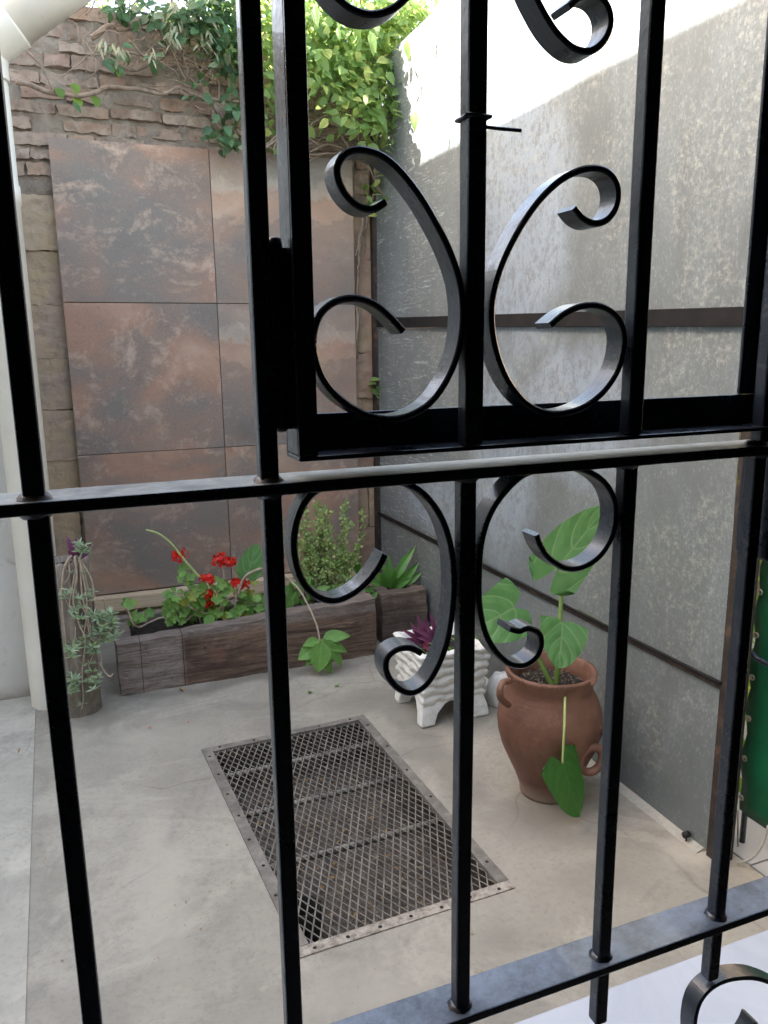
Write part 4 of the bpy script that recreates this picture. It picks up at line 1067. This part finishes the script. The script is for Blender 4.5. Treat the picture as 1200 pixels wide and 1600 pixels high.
vine_stems(sm1, [[(260,60),(268,85),(290,120),(310,140),(322,155)], [(240,30),(262,60),(280,85),(320,110),(360,120)], [(285,70),(287,95),(300,120),(318,140)], [(200,60),(225,90),(250,98),(300,106),(340,104)],
                 [(150,75),(190,82),(240,92),(262,100)], [(355,130),(368,180),(372,230)], [(330,-10),(350,60),(360,120),(375,150)], [(20,60),(60,100),(85,140)], [(270,-10),(258,30),(240,60)], [(380,60),(350,80),(325,84)]], 4.19, .006)
for _ in range(110):
    x = random.uniform(120, 385); y = random.uniform(-20, 150 + (x-250)*.5 if x > 250 else 90); a = random.uniform(0, 6.28); L = random.uniform(20, 60)
    vine_stems(sm1, [[(x, y), (x + L*.5*math.cos(a) + random.uniform(-8,8), y + L*.5*math.sin(a) + random.uniform(-8,8)), (x + L*math.cos(a), y + L*math.sin(a))]], 4.18, .003)
sm1.build('stem', M['vinestem'], v1)
f1 = MB(); fw = MB()
def clump(mb_, cx_p, cy_p, sx, sy, n, y, L=(.04, .07), wr=.62, kind='ovate', dy=.08, droop=.4):
    for _ in range(n):
        c = at(random.gauss(cx_p, sx), random.gauss(cy_p, sy), 1, y + random.uniform(-dy, dy))
        a = random.random()*6.283; l = random.uniform(*L)
        d = Vector((math.cos(a), math.sin(a)*.8 - .15, random.uniform(-.9, .6) - droop)).normalized()
        mb_.leaf(c, c + d*l, (random.uniform(-.7,.7), random.uniform(-1.2,-.2), random.uniform(.0, 1.1)), l*wr, kind, 1, 4, fold=.3, curl=random.uniform(0, .25))
for a in [(q[0], q[1], q[2], q[3], int(q[4]*.62)) for q in [(300,25,28,22,130),(345,30,24,30,190),(365,80,14,40,130),(325,60,20,20,60),(265,20,18,12,45),(230,18,20,10,30),(195,22,14,12,22),(190,10,14,8,20),(190,78,8,10,12),(175,105,10,12,10),(240,88,6,8,10),(365,170,14,14,45),(345,210,16,8,35),
          (365,225,12,8,30),(310,130,8,10,9),(330,5,30,14,120),(118,150,3,6,3),(300,143,8,5,6)]]:
    clump(f1, *a, 4.12)
f1.build('foliage', M['vinedark'], v1)
for a in [(272,30,6,18,16),(330,40,6,18,14),(165,66,7,6,8),(188,75,5,8,6),(235,78,5,8,6),(270,55,5,8,7)]:
    clump(fw, *a, 4.06, (.04, .06), .28, 'lance', .03, 1.2)
fw.build('wilted_leaves', M['wilt'], v1)
yl = MB()
for x, y in [(116,130),(120,152),(148,150),(183,103),(92,137)]: yl.leaf(at(x, y, 1, 4.2), at(x + 4, y + 16, 1, 4.17), (.2, -1, .3), .045, 'ovate', 1, 5)
yl.build('yellow_leaf', M['hedge'], v1)

v2 = thing('leafy_vine', 'sunlit leafy creeper hanging over the wall in the right corner', 'vine')
s2 = MB()
vine_stems(s2, [[(400,240),(440,215),(480,200),(510,180),(540,185),(545,150)], [(545,240),(520,225),(490,235),(470,250)], [(480,120),(510,150),(540,180),(600,220),(640,262)], [(545,235),(530,200),(500,190),(480,210),(500,228)],
                [(470,60),(500,110),(540,160),(560,220),(585,280),(600,310)], [(380,180),(420,230),(470,240),(540,238)], [(585,250),(590,290),(606,312)], [(560,-10),(570,60),(590,140),(600,200)],
                [(405,200),(415,225),(440,205),(430,240),(460,235)], [(600,215),(585,240),(570,262)]], 4.14, .007)
vine_stems(s2, [[(568,330),(560,380),(562,420),(556,470)], [(572,270),(575,330),(568,380),(560,420)], [(556,480),(560,520),(556,560)], [(585,300),(570,340),(556,400)]], 4.26, .010)
for _ in range(60):
    x = random.uniform(400, 570); y = random.uniform(150, 245); a = random.uniform(-.5, .5) + (math.pi if random.random() < .5 else 0); L = random.uniform(20, 60)
    vine_stems(s2, [[(x, y), (x + L*.5*math.cos(a), y + L*.5*math.sin(a) + random.uniform(-8,8)), (x + L*math.cos(a), y + L*math.sin(a))]], 4.20, .0035)
s2.build('stem', M['vinestem'], v2)
f2 = MB()
for a in [(430,30,35,32,300,4.14),(510,30,40,30,360,4.08),(570,50,34,34,330,4.04),(600,20,34,20,190,4.06),(520,100,28,28,260,4.02),(570,120,26,26,220,3.98),(440,110,26,34,220,4.12),(555,165,22,22,140,3.96),(600,160,18,18,80,3.97),(590,190,16,14,50,3.96),
          (610,230,10,12,26,4.02),(650,15,24,12,110,4.12),(630,40,18,16,80,4.08),(575,215,10,12,18,3.98),(590,290,10,14,26,4.16),(600,335,7,8,9,4.16),(655,270,6,8,9,4.05),(640,262,5,5,4,4.05),(572,300,8,12,12,4.2),(430,190,20,20,60,4.16),
          (640,100,8,30,26,4.12),(605,60,14,40,90,4.05),(520,60,60,40,160,4.25),(585,600,5,12,16,4.27),(585,470,4,5,6,4.27)]:
    clump(f2, a[0], a[1], a[2], a[3], int(a[4]*.38), a[5], (.035, .06), .58); clump(f2, a[0], a[1], a[2], a[3], int(a[4]*.34), a[5], (.05, .085), .60)
# leaves overhanging the screen, whose shadows fall on the sunlit sheet
for _ in range(34):
    c = at(random.gauss(636, 24), random.uniform(30, 240), 0, XS)
    if c.z > 2.98 or c.z < 2.36: continue
    c = c + SUN * random.uniform(.18, .60) / SUN.length
    d = Vector((random.uniform(-.3, .3), random.uniform(-.4, .4), -1)).normalized(); l = random.uniform(.06, .11)
    f2.leaf(c, c + d*l, (-.5, -.6, .4), l*.42, 'ovate', 1, 5, fold=.2, curl=.1)
# crown above the wall, outside the frame's top edge
for _ in range(1100):
    c = Vector((random.uniform(.2, 1.9), random.gauss(4.35, .16), random.uniform(3.02, 3.42))); 
    if c.x < .95 and random.random() < .72: continue
    c.z = 3.02 + (c.z - 3.02) * (.55 if c.x > 1.2 else .8)
    a = random.random()*6.283; l = random.uniform(.045, .08)
    d = Vector((math.cos(a), math.sin(a), random.uniform(-1.2, .4))).normalized()
    f2.leaf(c, c + d*l, (random.uniform(-.7,.7), random.uniform(-1,.2), 1), l*.58, 'ovate', 1, 4, fold=.3, curl=.15)
f2.build('foliage', M['vineleaf'], v2)

# ------------------------------------------------------------------ small fallen things
def fallen(px, py, L, mat, nm, label, cat, grp=None, w_=.55):
    p = at(px, py, 2, .004); a = random.random()*6.28
    mb = MB().leaf(p, p + Vector((math.cos(a)*L, math.sin(a)*L, .004)), (.1, .1, 1), L*w_, 'ovate', 2, 6, fold=.3, curl=-.12)
    return tag(mb.build(nm, mat), label, cat, grp)
fallen(484, 1079, .035, M['pothos'], 'fallen_leaf', 'curled green fallen leaf on the floor below the long planter', 'leaf')
fallen(523, 1073, .028, M['pothos'], 'fallen_leaf', 'small green leaf lying beside the trailing leaves on the floor', 'leaf')
fallen(288, 1079, .035, M['dryleaf'], 'dry_leaf', 'dry brown leaf at the foot of the long planter', 'leaf')
fallen(235, 1135, .020, M['petal'], 'fallen_petal', 'red petal fallen on the concrete in front of the log planter', 'petal')
fallen(293, 1130, .010, M['petal'], 'fallen_petal', 'tiny red petal fallen on the concrete below the long planter', 'petal')
fallen(28, 1177, .030, M['dryleaf'], 'dry_twig', 'thin dark twig on the pale path at the left edge', 'twig', w_=.2)
lt = MB()
for _ in range(230):
    x, y = random.uniform(-.2, 1.55), random.uniform(1.3, 3.4)
    if .33 < x < 1.06 and 1.63 < y < 2.86: continue
    a = random.random()*6.28; L = random.uniform(.003, .011); p = Vector((x, y, .002))
    lt.leaf(p, p + Vector((math.cos(a)*L, math.sin(a)*L, .002)), (.3, .2, 1), L*.5, 'ovate', 1, 3)
tag(lt.build('floor_specks', M['dryleaf']), 'tiny scraps of dry leaf scattered over the concrete floor', 'litter', kind='stuff')
